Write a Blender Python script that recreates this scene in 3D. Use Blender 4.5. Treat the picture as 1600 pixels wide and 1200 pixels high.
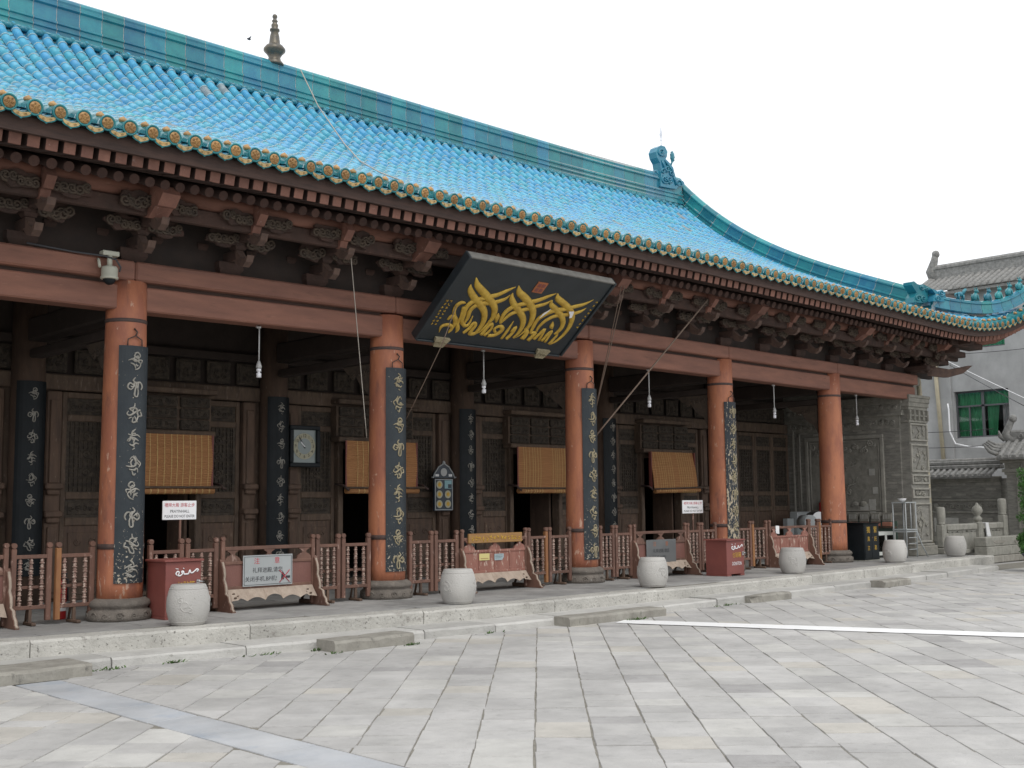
import bpy, bmesh, math, random
import numpy as np
from mathutils import Vector, Matrix, Euler
random.seed(7); np.random.seed(7)
R=math.radians; PI=math.pi
for o in list(bpy.data.objects): bpy.data.objects.remove(o)
SC=bpy.context.scene; COL=SC.collection

# ---------------------------------------------------------------- camera
CAMP=Vector((-7.0794,-15.1337,1.7989)); YAW,PITCH,ROLL,FPX=0.763092,0.103044,-0.01042,1803.24
fw=Vector((math.sin(YAW)*math.cos(PITCH),math.cos(YAW)*math.cos(PITCH),math.sin(PITCH)))
r0=Vector((math.cos(YAW),-math.sin(YAW),0)); u0=r0.cross(fw)
rt=math.cos(ROLL)*r0+math.sin(ROLL)*u0; up=math.cos(ROLL)*u0-math.sin(ROLL)*r0
cam=bpy.data.cameras.new('camera'); co=bpy.data.objects.new('camera',cam); COL.objects.link(co)
cam.sensor_width=36; cam.lens=FPX/1600*36; cam.clip_start=.1; cam.clip_end=2000
mw=Matrix((rt,up,-fw)).transposed().to_4x4(); mw.translation=CAMP; co.matrix_world=mw
SC.camera=co
def project(q):
    d=Vector(q)-CAMP; w=d.dot(fw)
    if w<.2: return None
    return 800+FPX*d.dot(rt)/w, 600-FPX*d.dot(up)/w, w

# ---------------------------------------------------------------- world, sun, exposure
W=bpy.data.worlds.new('World'); SC.world=W; W.use_nodes=True
nt=W.node_tree; nt.nodes.clear()
SUN_EL,SUN_AZ=58,200          # azimuth clockwise from +y
sky=nt.nodes.new('ShaderNodeTexSky'); sky.sky_type='NISHITA'; sky.sun_disc=False
sky.sun_elevation=R(SUN_EL); sky.sun_rotation=R(SUN_AZ); sky.dust_density=4; sky.air_density=1.5
hs=nt.nodes.new('ShaderNodeHueSaturation'); hs.inputs['Saturation'].default_value=.3
mx=nt.nodes.new('ShaderNodeMix'); mx.data_type='RGBA'; mx.inputs['Factor'].default_value=.9
mx.inputs['B'].default_value=(12.0,12.25,12.7,1)     # the closed white cloud deck
bg=nt.nodes.new('ShaderNodeBackground'); bg.inputs['Strength'].default_value=.1
wo=nt.nodes.new('ShaderNodeOutputWorld')
nt.links.new(sky.outputs[0],hs.inputs['Color']); nt.links.new(hs.outputs[0],mx.inputs['A'])
nt.links.new(mx.outputs['Result'],bg.inputs['Color']); nt.links.new(bg.outputs[0],wo.inputs['Surface'])
sl=bpy.data.lights.new('sun','SUN'); sl.energy=.9; sl.angle=R(25); sl.color=(1,.96,.9)
so=bpy.data.objects.new('sun',sl); COL.objects.link(so)
az,el=R(SUN_AZ),R(SUN_EL)
sd=Vector((math.sin(az)*math.cos(el),math.cos(az)*math.cos(el),math.sin(el)))
so.rotation_euler=(-sd).to_track_quat('-Z','Y').to_euler(); so.location=(0,-10,30)
SC.view_settings.view_transform='Standard'; SC.view_settings.look='None'
SC.view_settings.exposure=.12; SC.view_settings.gamma=1; SC.view_settings.use_curve_mapping=False
SC.render.engine='CYCLES'; SC.cycles.max_bounces=8; SC.cycles.diffuse_bounces=5

# ---------------------------------------------------------------- mesh helpers
class MB:
    def __init__(s): s.V=[];s.F=[];s.I=[];s.S=[]
    def add(s,vs,fs,mi=0,sm=False):
        b=len(s.V); s.V.extend([tuple(v) for v in vs])
        for f in fs: s.F.append([b+i for i in f]); s.I.append(mi); s.S.append(sm)
    def box(s,x0,x1,y0,y1,z0,z1,mi=0,c=0):
        if c<=0:
            s.add([(x0,y0,z0),(x1,y0,z0),(x1,y1,z0),(x0,y1,z0),(x0,y0,z1),(x1,y0,z1),(x1,y1,z1),(x0,y1,z1)],
              [(0,3,2,1),(4,5,6,7),(0,1,5,4),(1,2,6,5),(2,3,7,6),(3,0,4,7)],mi); return
        s.add(*chamf(x0,x1,y0,y1,z0,z1,c),mi)
    def fbox(s,M,hx,hy,hz,mi=0,c=0):
        if c>0: vs,fs=chamf(-hx,hx,-hy,hy,-hz,hz,c)
        else:
            t=MB(); t.box(-hx,hx,-hy,hy,-hz,hz); vs,fs=t.V,t.F
        s.add([M@Vector(v) for v in vs],fs,mi)
    def cyl(s,p0,p1,r0,r1=None,n=10,mi=0,sm=True,caps=True):
        s.tube([p0,p1],[r0,r0 if r1 is None else r1],n,mi,sm,caps)
    def tube(s,pts,rad,n=8,mi=0,sm=True,caps=True,flat=1.0,nrm=None):
        P=[Vector(p) for p in pts]; m=len(P)
        if not hasattr(rad,'__len__'): rad=[rad]*m
        rad=[float(q) for q in rad]
        T=[]
        for i in range(m):
            t=P[min(i+1,m-1)]-P[max(i-1,0)]
            T.append(t.normalized() if t.length>1e-9 else Vector((0,0,1)))
        if nrm is not None: N=Vector(nrm)
        else:
            N=Vector((0,0,1)) if abs(T[0].z)<.9 else Vector((1,0,0))
        vs=[];fs=[]
        for i in range(m):
            t=T[i]; N2=N-t*N.dot(t)
            if N2.length<1e-6: N2=t.orthogonal()
            N2.normalize()
            if nrm is None: N=N2
            B=t.cross(N2)
            for k in range(n):
                a=2*PI*k/n; vs.append(P[i]+rad[i]*(math.cos(a)*N2*flat+math.sin(a)*B))
        for i in range(m-1):
            for k in range(n):
                k2=(k+1)%n; fs.append((i*n+k,i*n+k2,(i+1)*n+k2,(i+1)*n+k))
        s.add(vs,fs,mi,sm)
        if caps:
            b=len(s.V)-m*n
            s.F.append([b+k for k in range(n)][::-1]); s.I.append(mi); s.S.append(False)
            s.F.append([b+(m-1)*n+k for k in range(n)]); s.I.append(mi); s.S.append(False)
    def lathe(s,prof,c=(0,0,0),n=16,mi=0,sm=True,sx=1,sy=1):
        m=len(prof); vs=[];fs=[]
        for r,z in prof:
            for k in range(n):
                a=2*PI*k/n; vs.append((c[0]+r*sx*math.cos(a),c[1]+r*sy*math.sin(a),c[2]+z))
        for i in range(m-1):
            for k in range(n):
                k2=(k+1)%n; fs.append((i*n+k,i*n+k2,(i+1)*n+k2,(i+1)*n+k))
        fs.append(tuple(range(n))[::-1]); fs.append(tuple((m-1)*n+k for k in range(n)))
        s.add(vs,fs,mi,sm)
    def prism(s,poly,ext,mi=0,sm=False,mi_side=None):
        n=len(poly); P=[Vector(p) for p in poly]; e=Vector(ext)
        s.add(P+[p+e for p in P],[tuple(range(n))[::-1],tuple(range(n,2*n))],mi)
        b=len(s.V)-2*n
        for i in range(n):
            j=(i+1)%n; s.F.append([b+i,b+j,b+n+j,b+n+i]); s.I.append(mi if mi_side is None else mi_side); s.S.append(sm)
    def ball(s,c,r,n=10,m=6,mi=0,sc=(1,1,1),rot=None):
        vs=[];fs=[]
        for i in range(m+1):
            th=PI*i/m
            for k in range(n):
                a=2*PI*k/n; v=Vector((r*sc[0]*math.sin(th)*math.cos(a),r*sc[1]*math.sin(th)*math.sin(a),-r*sc[2]*math.cos(th)))
                if rot is not None: v=rot@v
                vs.append(v+Vector(c))
        for i in range(m):
            for k in range(n):
                k2=(k+1)%n; fs.append((i*n+k,i*n+k2,(i+1)*n+k2,(i+1)*n+k))
        s.add(vs,fs,mi,True)
    def sweep(s,prof,pts,nrm_up=(0,0,1),side=None,mi=0,caps=True,mis=None,closed=True):
        # prof: (side, up) pairs swept along pts; side = tangent x up
        P=[Vector(p) for p in pts]; m=len(P); n=len(prof); vs=[]
        for i in range(m):
            t=(P[min(i+1,m-1)]-P[max(i-1,0)]).normalized(); U=Vector(nrm_up); U=(U-t*U.dot(t)).normalized(); S=t.cross(U)
            for a,b in prof: vs.append(P[i]+S*a+U*b)
        b0=len(s.V); s.V.extend([tuple(v) for v in vs])
        for i in range(m-1):
            for k in range(n if closed else n-1):
                k2=(k+1)%n; s.F.append([b0+i*n+k,b0+i*n+k2,b0+(i+1)*n+k2,b0+(i+1)*n+k]); s.I.append(mi if mis is None else mis[k]); s.S.append(False)
        if caps and closed:
            s.F.append([b0+k for k in range(n)][::-1]); s.I.append(mi); s.S.append(False)
            s.F.append([b0+(m-1)*n+k for k in range(n)]); s.I.append(mi); s.S.append(False)
    def xf(s,M):
        o=MB(); o.V=[tuple(M@Vector(v)) for v in s.V]; o.F=[list(f) for f in s.F]; o.I=list(s.I); o.S=list(s.S); return o
    def join(s,o):
        b=len(s.V); s.V.extend(o.V); s.F.extend([[b+i for i in f] for f in o.F]); s.I.extend(o.I); s.S.extend(o.S)
    def mesh(s,name,mats,off=None):
        me=bpy.data.meshes.new(name)
        V=s.V if off is None else [(v[0]-off[0],v[1]-off[1],v[2]-off[2]) for v in s.V]
        me.from_pydata(V,[],s.F)
        if not isinstance(mats,(list,tuple)): mats=[mats]
        for m in mats: me.materials.append(m)
        me.polygons.foreach_set('material_index',s.I); me.polygons.foreach_set('use_smooth',s.S)
        me.update(); return me
def chamf(x0,x1,y0,y1,z0,z1,c):
    c=min(c,(x1-x0)*.45,(y1-y0)*.45,(z1-z0)*.45)
    X=(x0,x1);Y=(y0,y1);Z=(z0,z1); vs=[]; ix={}
    for i in (0,1):
        for j in (0,1):
            for k in (0,1):
                sx=1 if i==0 else -1; sy=1 if j==0 else -1; sz=1 if k==0 else -1
                for ax in range(3):
                    v=[X[i]+sx*c,Y[j]+sy*c,Z[k]+sz*c]; v[ax]=(X[i],Y[j],Z[k])[ax]
                    ix[i,j,k,ax]=len(vs); vs.append(tuple(v))
    fs=[]
    g=lambda i,j,k,a: ix[i,j,k,a]
    for i in (0,1):
        q=[g(i,0,0,0),g(i,1,0,0),g(i,1,1,0),g(i,0,1,0)]; fs.append(q if i else q[::-1])
        q=[g(0,i,0,1),g(0,i,1,1),g(1,i,1,1),g(1,i,0,1)]; fs.append(q if i else q[::-1])
        q=[g(0,0,i,2),g(1,0,i,2),g(1,1,i,2),g(0,1,i,2)]; fs.append(q if i else q[::-1])
    for i in (0,1):
        for j in (0,1):
            q=[g(i,j,0,0),g(i,j,1,0),g(i,j,1,1),g(i,j,0,1)]; fs.append(q if i!=j else q[::-1])
            q=[g(i,0,j,0),g(i,1,j,0),g(i,1,j,2),g(i,0,j,2)]; fs.append(q if i==j else q[::-1])
            q=[g(0,i,j,1),g(1,i,j,1),g(1,i,j,2),g(0,i,j,2)]; fs.append(q if i!=j else q[::-1])
            for k in (0,1):
                q=[g(i,j,k,0),g(i,j,k,1),g(i,j,k,2)]; fs.append(q if (i+j+k)%2==1 else q[::-1])
    return vs,fs
ORG={}
def org(o): return ORG.get(o.name,Vector((0,0,0))) if o else Vector((0,0,0))
def thing(name,label,cat,loc=(0,0,0),group=None,kind=None):
    o=bpy.data.objects.new(name,None); COL.objects.link(o); o.location=loc; ORG[o.name]=Vector(loc)
    o.empty_display_size=.2
    tag(o,label,cat,group,kind); return o
def tag(o,label=None,cat=None,group=None,kind=None):
    if label: o['label']=label
    if cat: o['category']=cat
    if group: o['group']=group
    if kind: o['kind']=kind
    return o
def inst(name,me,parent=None,loc=(0,0,0),rot=None,scale=None):
    o=bpy.data.objects.new(name,me); COL.objects.link(o)
    if parent: o.parent=parent
    o.location=Vector(loc)-org(parent)
    if rot is not None: o.rotation_euler=rot
    if scale is not None: o.scale=scale
    ORG[o.name]=Vector(loc); return o
def part(name,mb,mats,parent=None,base=None):
    """mesh given in world coordinates; base = where the object's origin sits (defaults to the parent's)"""
    b=Vector(base) if base is not None else org(parent)
    return inst(name,mb.mesh(name,mats,b),parent,b)
def copy_tree(o,parent=None):
    c=o.copy(); COL.objects.link(c)
    if parent is not None: c.parent=parent
    for ch in o.children: copy_tree(ch,c)
    return c
def text_mb(s,size,o,ux,uy,depth=.003,align='CENTER',width=None):
    cu=bpy.data.curves.new('t','FONT'); cu.body=s; cu.size=size; cu.align_x=align; cu.align_y='CENTER'; cu.extrude=0; cu.resolution_u=3
    ob=bpy.data.objects.new('t',cu); COL.objects.link(ob)
    dg=bpy.context.evaluated_depsgraph_get(); me=bpy.data.meshes.new_from_object(ob.evaluated_get(dg))
    ux=Vector(ux);uy=Vector(uy);o=Vector(o);n=ux.cross(uy)
    k=1.0
    if width and len(me.vertices):
        xs=[v.co.x for v in me.vertices]; k=width/max(1e-6,max(xs)-min(xs))
    mb=MB(); V=[o+ux*v.co.x*k+uy*v.co.y+n*depth for v in me.vertices]
    mb.add(V,[list(p.vertices) for p in me.polygons])
    bpy.data.objects.remove(ob); bpy.data.curves.remove(cu); bpy.data.meshes.remove(me)
    return mb
def ribbon(strokes,fr,h=.006,n=6,flat=.35):
    """brush strokes [(u,v,w)..] on a plane fr=(o,ux,uy): rounded raised bands"""
    o,ux,uy=[Vector(q) for q in fr]; nn=ux.cross(uy); mb=MB()
    for st in strokes:
        P=smooth([(a,b,c) for a,b,c in st])
        mb.tube([o+ux*a+uy*b+nn*h for a,b,c in P],[max(c,.002)*.5 for a,b,c in P],n,0,True,True,flat,nn)
    return mb
def smooth(P,k=4):
    if len(P)<3: return P
    out=[]; A=[np.array(p,float) for p in P]
    for i in range(len(A)-1):
        p0=A[max(i-1,0)];p1=A[i];p2=A[i+1];p3=A[min(i+2,len(A)-1)]
        for j in range(k):
            t=j/k; out.append(tuple(float(q) for q in .5*((2*p1)+(-p0+p2)*t+(2*p0-5*p1+4*p2-p3)*t*t+(-p0+3*p1-3*p2+p3)*t**3)))
    out.append(tuple(float(q) for q in A[-1])); return out
def spiral(cx,cz,r,turns=1.6,a0=0,sgn=1,n=14):
    return [(cx+r*(1-.85*i/n)*math.cos(a0+sgn*turns*2*PI*i/n),cz+r*(1-.85*i/n)*math.sin(a0+sgn*turns*2*PI*i/n)) for i in range(n+1)]

# ---------------------------------------------------------------- materials
def M(name,col,col2=None,scale=3,rough=.75,bump=0,bscale=40,wear=None,wear2=None,metal=0,spec=.5,randv=0,randh=0,st=(1,1,1),coat=0,detail=6,contrast=(.35,.65),bdist=.02,wgrad=None,stain=None):
    m=bpy.data.materials.new(name); m.use_nodes=True; t=m.node_tree; N=t.nodes; L=t.links; b=N['Principled BSDF']
    b.inputs['Roughness'].default_value=rough; b.inputs['Metallic'].default_value=metal
    b.inputs['Specular IOR Level'].default_value=spec
    if coat: b.inputs['Coat Weight'].default_value=coat; b.inputs['Coat Roughness'].default_value=.12
    geo=N.new('ShaderNodeNewGeometry'); mp=N.new('ShaderNodeMapping'); mp.inputs['Scale'].default_value=st
    L.new(geo.outputs['Position'],mp.inputs['Vector']); geo_src=geo
    def noise(sc,d=detail,src=mp):
        n=N.new('ShaderNodeTexNoise'); n.inputs['Scale'].default_value=sc; n.inputs['Detail'].default_value=d; n.inputs['Roughness'].default_value=.62
        L.new(src.outputs[0],n.inputs['Vector']); return n.outputs['Fac']
    def rng(f,a,c):
        r=N.new('ShaderNodeMapRange'); r.inputs['From Min'].default_value=a; r.inputs['From Max'].default_value=c; r.clamp=True; L.new(f,r.inputs['Value']); return r.outputs['Result']
    def mix(f,A,B):
        x=N.new('ShaderNodeMix'); x.data_type='RGBA'
        L.new(f,x.inputs['Factor'])
        for q,i in ((A,'A'),(B,'B')):
            if isinstance(q,tuple): x.inputs[i].default_value=(*q,1)
            else: L.new(q,x.inputs[i])
        return x.outputs['Result']
    c=tuple(col); cur=None
    if col2: cur=mix(rng(noise(scale),*contrast),c,tuple(col2))
    for w in (wear,wear2):
        if w:
            wc,thr,wsc=w[:3]; soft=w[3] if len(w)>3 else .03
            f_=noise(wsc,8)
            if wgrad and w is wear:      # paint peels most towards the foot of the board, where rain splashes
                sx=N.new('ShaderNodeSeparateXYZ'); L.new(geo.outputs['Position'],sx.inputs[0]); g_=N.new('ShaderNodeMapRange'); g_.inputs['From Min'].default_value=wgrad[0]; g_.inputs['From Max'].default_value=wgrad[1]; g_.inputs['To Min'].default_value=wgrad[2]; g_.inputs['To Max'].default_value=0; L.new(sx.outputs['Z'],g_.inputs['Value'])
                ad=N.new('ShaderNodeMath'); ad.operation='ADD'; L.new(f_,ad.inputs[0]); L.new(g_.outputs[0],ad.inputs[1]); f_=ad.outputs[0]
            cur=mix(rng(f_,thr,thr+soft),cur if cur is not None else c,tuple(wc))
    if stain:      # broad weather stains
        s_=N.new('ShaderNodeMapRange'); s_.inputs['From Min'].default_value=.38; s_.inputs['From Max'].default_value=.62; s_.inputs['To Min'].default_value=1-stain[1]; s_.inputs['To Max'].default_value=1+stain[1]*.25; L.new(noise(stain[0],7,geo_src),s_.inputs['Value'])
        hv=N.new('ShaderNodeHueSaturation'); L.new(s_.outputs[0],hv.inputs['Value'])
        if cur is None: hv.inputs['Color'].default_value=(*c,1)
        else: L.new(cur,hv.inputs['Color'])
        cur=hv.outputs['Color']
    if randv or randh:
        oi=N.new('ShaderNodeObjectInfo'); h=N.new('ShaderNodeHueSaturation')
        v=N.new('ShaderNodeMapRange'); v.inputs['To Min'].default_value=1-randv; v.inputs['To Max'].default_value=1+randv; L.new(oi.outputs['Random'],v.inputs['Value']); L.new(v.outputs[0],h.inputs['Value'])
        if randh:
            wn=N.new('ShaderNodeTexWhiteNoise'); wn.noise_dimensions='1D'; L.new(oi.outputs['Random'],wn.inputs['W'])
            v2=N.new('ShaderNodeMapRange'); v2.inputs['To Min'].default_value=.5-randh; v2.inputs['To Max'].default_value=.5+randh; L.new(wn.outputs['Value'],v2.inputs['Value']); L.new(v2.outputs[0],h.inputs['Hue'])
        if cur is None: h.inputs['Color'].default_value=(*c,1)
        else: L.new(cur,h.inputs['Color'])
        cur=h.outputs['Color']
    if cur is None: b.inputs['Base Color'].default_value=(*c,1)
    else: L.new(cur,b.inputs['Base Color'])
    if bump:
        bp=N.new('ShaderNodeBump'); bp.inputs['Strength'].default_value=bump; bp.inputs['Distance'].default_value=bdist
        L.new(noise(bscale,5),bp.inputs['Height']); L.new(bp.outputs[0],b.inputs['Normal'])
    return m
mt={}
GLZ=[M('glaze_blue',(.075,.34,.58),(.10,.41,.60),4,.3,.1,30,wear=((.42,.52,.54),.72,9),wear2=((.16,.17,.17),.76,23),randv=.11,randh=.01),
     M('glaze_cyan',(.08,.39,.58),(.11,.45,.60),4,.28,.1,30,wear=((.45,.54,.54),.71,9),wear2=((.16,.17,.16),.77,23),randv=.11,randh=.01),
     M('glaze_deep_blue',(.075,.31,.54),(.085,.37,.55),4,.3,.1,30,wear=((.42,.50,.52),.71,9),randv=.15,randh=.01),
     M('glaze_green',(.085,.40,.50),(.08,.42,.54),4,.28,.1,30,wear=((.42,.48,.46),.70,9),wear2=((.16,.15,.13),.75,23),randv=.15,randh=.015),
     M('tile_worn_pale',(.30,.36,.38),(.17,.22,.25),7,.6,.3,40)]
mt['teal']=M('glaze_teal',(.022,.185,.235),(.035,.245,.27),4,.2,.12,25,wear=((.30,.36,.33),.72,10),randv=.18,randh=.02)
mt['teal_blue']=M('glaze_teal_blue',(.025,.165,.265),(.04,.23,.30),4,.2,.12,25,wear=((.30,.36,.36),.72,10),randv=.2)
mt['teal_front']=M('glaze_eave_teal',(.012,.16,.19),(.02,.22,.23),6,.22,.1,25,randv=.15)
mt['ring']=M('tile_lip_pale',(.30,.50,.55),(.40,.50,.52),16,.5,.2,40)
mt['mortar']=M('mortar',(.46,.48,.47),(.30,.32,.32),20,.9,.4,60)
mt['goldglaze']=M('gold_glaze',(.44,.27,.10),(.36,.19,.07),18,.4,.6,30,wear=((.16,.06,.02),.60,40,.06),randv=.2)
mt['goldpale']=M('gold_pale_glaze',(.52,.40,.20),(.45,.28,.10),20,.45,.6,35,wear=((.20,.12,.06),.62,38,.06),randv=.2)
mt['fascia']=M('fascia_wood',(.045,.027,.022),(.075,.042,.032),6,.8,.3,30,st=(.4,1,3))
mt['rafterside']=M('rafter_side_shaded',(.035,.02,.017),(.055,.03,.024),5,.9)  # same timber as the ends; shade under the eave put into the colour
mt['rafter']=M('rafter_red',(.24,.115,.082),(.17,.08,.06),5,.8,.3,40,wear=((.30,.20,.17),.62,16,.1),randv=.22)
mt['rround']=M('rafter_round',(.10,.052,.04),(.065,.036,.03),5,.8,.3,40,randv=.2)
mt['beam']=M('beam_red',(.26,.118,.08),(.175,.08,.057),2.2,.75,.25,30,wear=((.10,.05,.035),.60,5,.2),wear2=((.32,.17,.12),.64,11,.1),st=(.35,1,2.2),randv=.06)
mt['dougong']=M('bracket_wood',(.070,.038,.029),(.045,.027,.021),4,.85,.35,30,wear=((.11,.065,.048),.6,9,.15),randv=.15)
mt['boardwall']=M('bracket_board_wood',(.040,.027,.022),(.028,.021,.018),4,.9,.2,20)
mt['carved']=M('carved_grey_wood',(.10,.073,.052),(.06,.045,.035),8,.9,.5,35)
mt['beak']=M('beak_wood',(.13,.08,.06),(.085,.055,.045),8,.85,.3,35)
mt['column']=M('column_red',(.46,.175,.088),(.33,.12,.07),3.2,.62,.25,30,wear=((.52,.33,.24),.64,14,.04),wear2=((.20,.085,.06),.57,5.5,.16),st=(1,1,.35),wgrad=(.6,2.2,.055),contrast=(.4,.6))
mt['iron']=M('iron_band',(.055,.04,.036),(.10,.06,.05),12,.7,.2,50)
mt['stonebase']=M('base_stone',(.19,.165,.14),(.12,.105,.09),7,.9,.7,28,wear=((.28,.26,.23),.62,14,.1))
mt['darkwood']=M('door_wood',(.14,.095,.064),(.08,.055,.04),5,.8,.35,40,wear=((.20,.15,.115),.58,12,.12),st=(2,1,.5),randv=.1)
mt['darkwood2']=M('door_wood_red',(.14,.088,.06),(.085,.056,.041),5,.8,.3,40,wear=((.26,.19,.13),.63,14,.1),st=(2,1,.4),randv=.15)
mt['panelwood']=M('carved_panel_wood',(.085,.066,.048),(.035,.028,.022),14,.85,.8,24)
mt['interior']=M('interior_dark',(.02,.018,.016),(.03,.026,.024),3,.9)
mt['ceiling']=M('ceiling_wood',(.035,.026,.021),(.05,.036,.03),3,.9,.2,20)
mt['black']=M('black_lacquer',(.008,.011,.013),(.013,.017,.02),4,.5,.1,20,spec=.25)
mt['blackworn']=M('black_lacquer_worn',(.022,.029,.035),(.031,.039,.045),4,.5,.2,30,wear=((.42,.37,.29),.675,26,.02),wgrad=(.75,1.9,.11),spec=.35)
mt['blackflake']=M('black_lacquer_flaking',(.02,.026,.033),(.03,.035,.043),4,.5,.3,30,wear=((.45,.38,.27),.60,28,.03),wgrad=(.9,4.2,.10),st=(1,1,.4),spec=.35)
mt['script']=M('script_grey',(.36,.34,.30),(.24,.23,.20),12,.7,.2,40)
mt['scriptgold']=M('script_pale_gold',(.36,.31,.20),(.26,.22,.14),12,.7,.2,40)
mt['gold']=M('gold_leaf',(.66,.44,.07),(.50,.31,.045),9,.36,.2,24,metal=.2)
mt['goldtext']=M('gold_text',(.62,.40,.04),(.5,.28,.03),20,.5)
mt['plaque']=M('plaque_black',(.016,.022,.026),(.024,.031,.036),3,.4,.08,20)
mt['greyedge']=M('plaque_edge',(.17,.165,.15),(.12,.115,.105),8,.7)
mt['orange']=M('seal_orange',(.42,.15,.055),(.33,.10,.04),12,.6)
mt['white']=M('white_paint',(.88,.88,.88),(.84,.84,.85),3,.55)
mt['linewhite']=M('line_white',(.86,.86,.85),(.80,.80,.79),5,.7)
mt['reds']=M('sign_red',(.50,.05,.07),None,1,.6)
mt['darks']=M('sign_black',(.03,.03,.035),None,1,.6)
mt['bamboo']=M('bamboo_orange',(.46,.22,.085),(.38,.175,.065),3,.7,.3,60,st=(1,1,14))
mt['bamboostripe']=M('bamboo_yellow',(.60,.40,.16),(.52,.33,.13),6,.7)
mt['fence']=M('fence_red_brown',(.175,.09,.063),(.125,.065,.047),5,.7,.2,35,wear=((.32,.21,.17),.60,13,.08),st=(1,1,.5),randv=.12)
mt['fenceworn']=M('fence_panel_worn',(.31,.14,.105),(.24,.10,.075),4,.75,.25,35,wear=((.50,.37,.30),.575,15,.06),st=(1.6,1.6,.45))
mt['fenceplain']=M('fence_panel_plain',(.21,.095,.075),(.175,.08,.065),3,.7,.2,40,wear=((.33,.2,.17),.68,12,.05))
mt['baluster']=M('baluster_worn',(.25,.155,.125),(.19,.115,.09),9,.75,.2,40,wear=((.44,.34,.28),.52,26,.05),randv=.15)
mt['orangewood']=M('fence_orange_wood',(.32,.15,.055),(.24,.10,.04),6,.6,.2,40,st=(1,1,.4))
mt['apron']=M('apron_bare_wood',(.44,.36,.29),(.34,.27,.215),5,.85,.3,40,wear=((.30,.18,.14),.62,12,.1),st=(2,1,1))
mt['redbox']=M('red_box',(.24,.072,.058),(.20,.06,.05),3,.55,.1,30,wear=((.42,.20,.16),.72,16,.04))
mt['steel']=M('steel',(.5,.5,.5),None,1,.3,metal=1)
mt['signgrey']=M('sign_metal_grey',(.38,.40,.40),(.34,.36,.36),2,.45)
mt['signdark']=M('sign_dark_grey',(.15,.155,.155),(.12,.125,.125),2,.5)
mt['drum']=M('drum_stone',(.56,.545,.515),(.47,.455,.43),6,.85,.6,50,wear=((.32,.31,.28),.63,24,.1),randv=.06,stain=(3,.2))
mt['cream']=M('cream_plastic',(.46,.46,.38),None,1,.5)
mt['lampgrey']=M('lamp_grey',(.40,.40,.39),None,1,.5)
mt['bulb']=M('lamp_white',(.75,.75,.78),None,1,.3)
mt['cord']=M('cord_tan',(.20,.145,.11),None,1,.8)
mt['rope']=M('cord_white',(.42,.38,.33),None,1,.8)
mt['cable']=M('cable_dark',(.05,.05,.055),None,1,.6)
mt['brass']=M('bronze_finial',(.15,.13,.095),(.10,.095,.085),8,.4,.2,20,metal=.5)
mt['silver']=M('silver_spike',(.62,.64,.68),None,1,.3,metal=.6)
mt['kerb']=M('kerb_stone',(.56,.545,.50),(.47,.455,.415),3,.9,1.0,24,wear=((.33,.31,.28),.60,6,.1),wear2=((.20,.19,.17),.60,26,.05),randv=.08,stain=(.8,.2))
mt['step']=M('step_stone',(.50,.49,.46),(.42,.41,.385),3,.9,.8,24,wear=((.26,.25,.22),.63,10,.1),randv=.1)
mt['block']=M('stepping_block_stone',(.33,.315,.275),(.24,.225,.195),5,.92,.8,26,wear=((.13,.125,.11),.61,9,.12),st=(1,1,.6))
mt['terrace']=M('terrace_stone',(.37,.365,.35),(.29,.285,.275),2.2,.8,.3,30,wear=((.20,.20,.20),.56,3.0,.2),randv=.08,stain=(.9,.25))
PAVE=[M('paver_%s'%n,c,c2,5,.86,.4,40,wear=((c[0]*.82,c[1]*.82,c[2]*.82),.56,6,.16),wear2=((.29,.285,.27),.66,30,.05),randv=.05,stain=(1.1,.16)) for n,c,c2 in
  (('grey',(.455,.445,.425),(.415,.405,.39)),('pale',(.515,.505,.475),(.47,.46,.435)),('warm',(.49,.465,.42),(.45,.43,.39)),('mid',(.40,.39,.375),(.44,.43,.415)),('light',(.485,.475,.455),(.45,.44,.425)),('dark',(.33,.32,.31),(.37,.36,.35)))]
mt['bluestone']=M('band_bluestone',(.45,.455,.46),(.40,.415,.435),1.6,.85,.3,40,wear=((.35,.38,.42),.55,2.2,.15),wear2=((.34,.34,.33),.64,14,.08),randv=.06,stain=(1.3,.15))
mt['joint']=M('joint_earth',(.17,.16,.135),(.25,.235,.20),12,.95)
mt['moss']=M('weed_green',(.06,.13,.025),(.09,.16,.04),9,.8)
mt['brick']=M('grey_brick',(.27,.26,.23),(.18,.172,.152),6,.9,.6,20,wear=((.26,.25,.22),.62,8,.1),st=(.7,.7,3))
mt['brickcarve']=M('carved_brick',(.29,.278,.24),(.20,.192,.165),6,.9,.7,12,bdist=.03,wear=((.30,.29,.26),.66,4.5,.06))
mt['brickpale']=M('pale_brick_patch',(.48,.47,.43),(.38,.37,.34),8,.9,.4,30)
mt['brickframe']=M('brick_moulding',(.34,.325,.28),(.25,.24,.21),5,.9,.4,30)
mt['greyrender']=M('grey_render',(.47,.47,.465),(.40,.40,.395),1.2,.9,.2,20,wear=((.33,.33,.33),.58,1.6,.2),st=(1,1,.3),stain=(.5,.25))
mt['greytile']=M('grey_roof_tile',(.29,.285,.27),(.17,.168,.16),9,.85,.5,30,wear=((.36,.34,.29),.62,12,.08))
mt['curtain']=M('curtain_green',(.10,.46,.22),(.07,.36,.17),2,.7)
mt['curtainw']=M('curtain_white',(.45,.43,.43),None,2,.8)
mt['frame']=M('window_frame_grey',(.10,.105,.11),None,1,.5)
mt['pipe']=M('pipe_cream',(.56,.50,.36),(.48,.42,.30),3,.6)
mt['stonerail']=M('balustrade_stone',(.33,.32,.28),(.24,.235,.205),6,.9,.6,28,wear=((.36,.35,.31),.63,13,.1))
mt['leaf']=M('hedge_leaf',(.055,.16,.03),(.09,.23,.05),3,.55,randv=.2)
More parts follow.
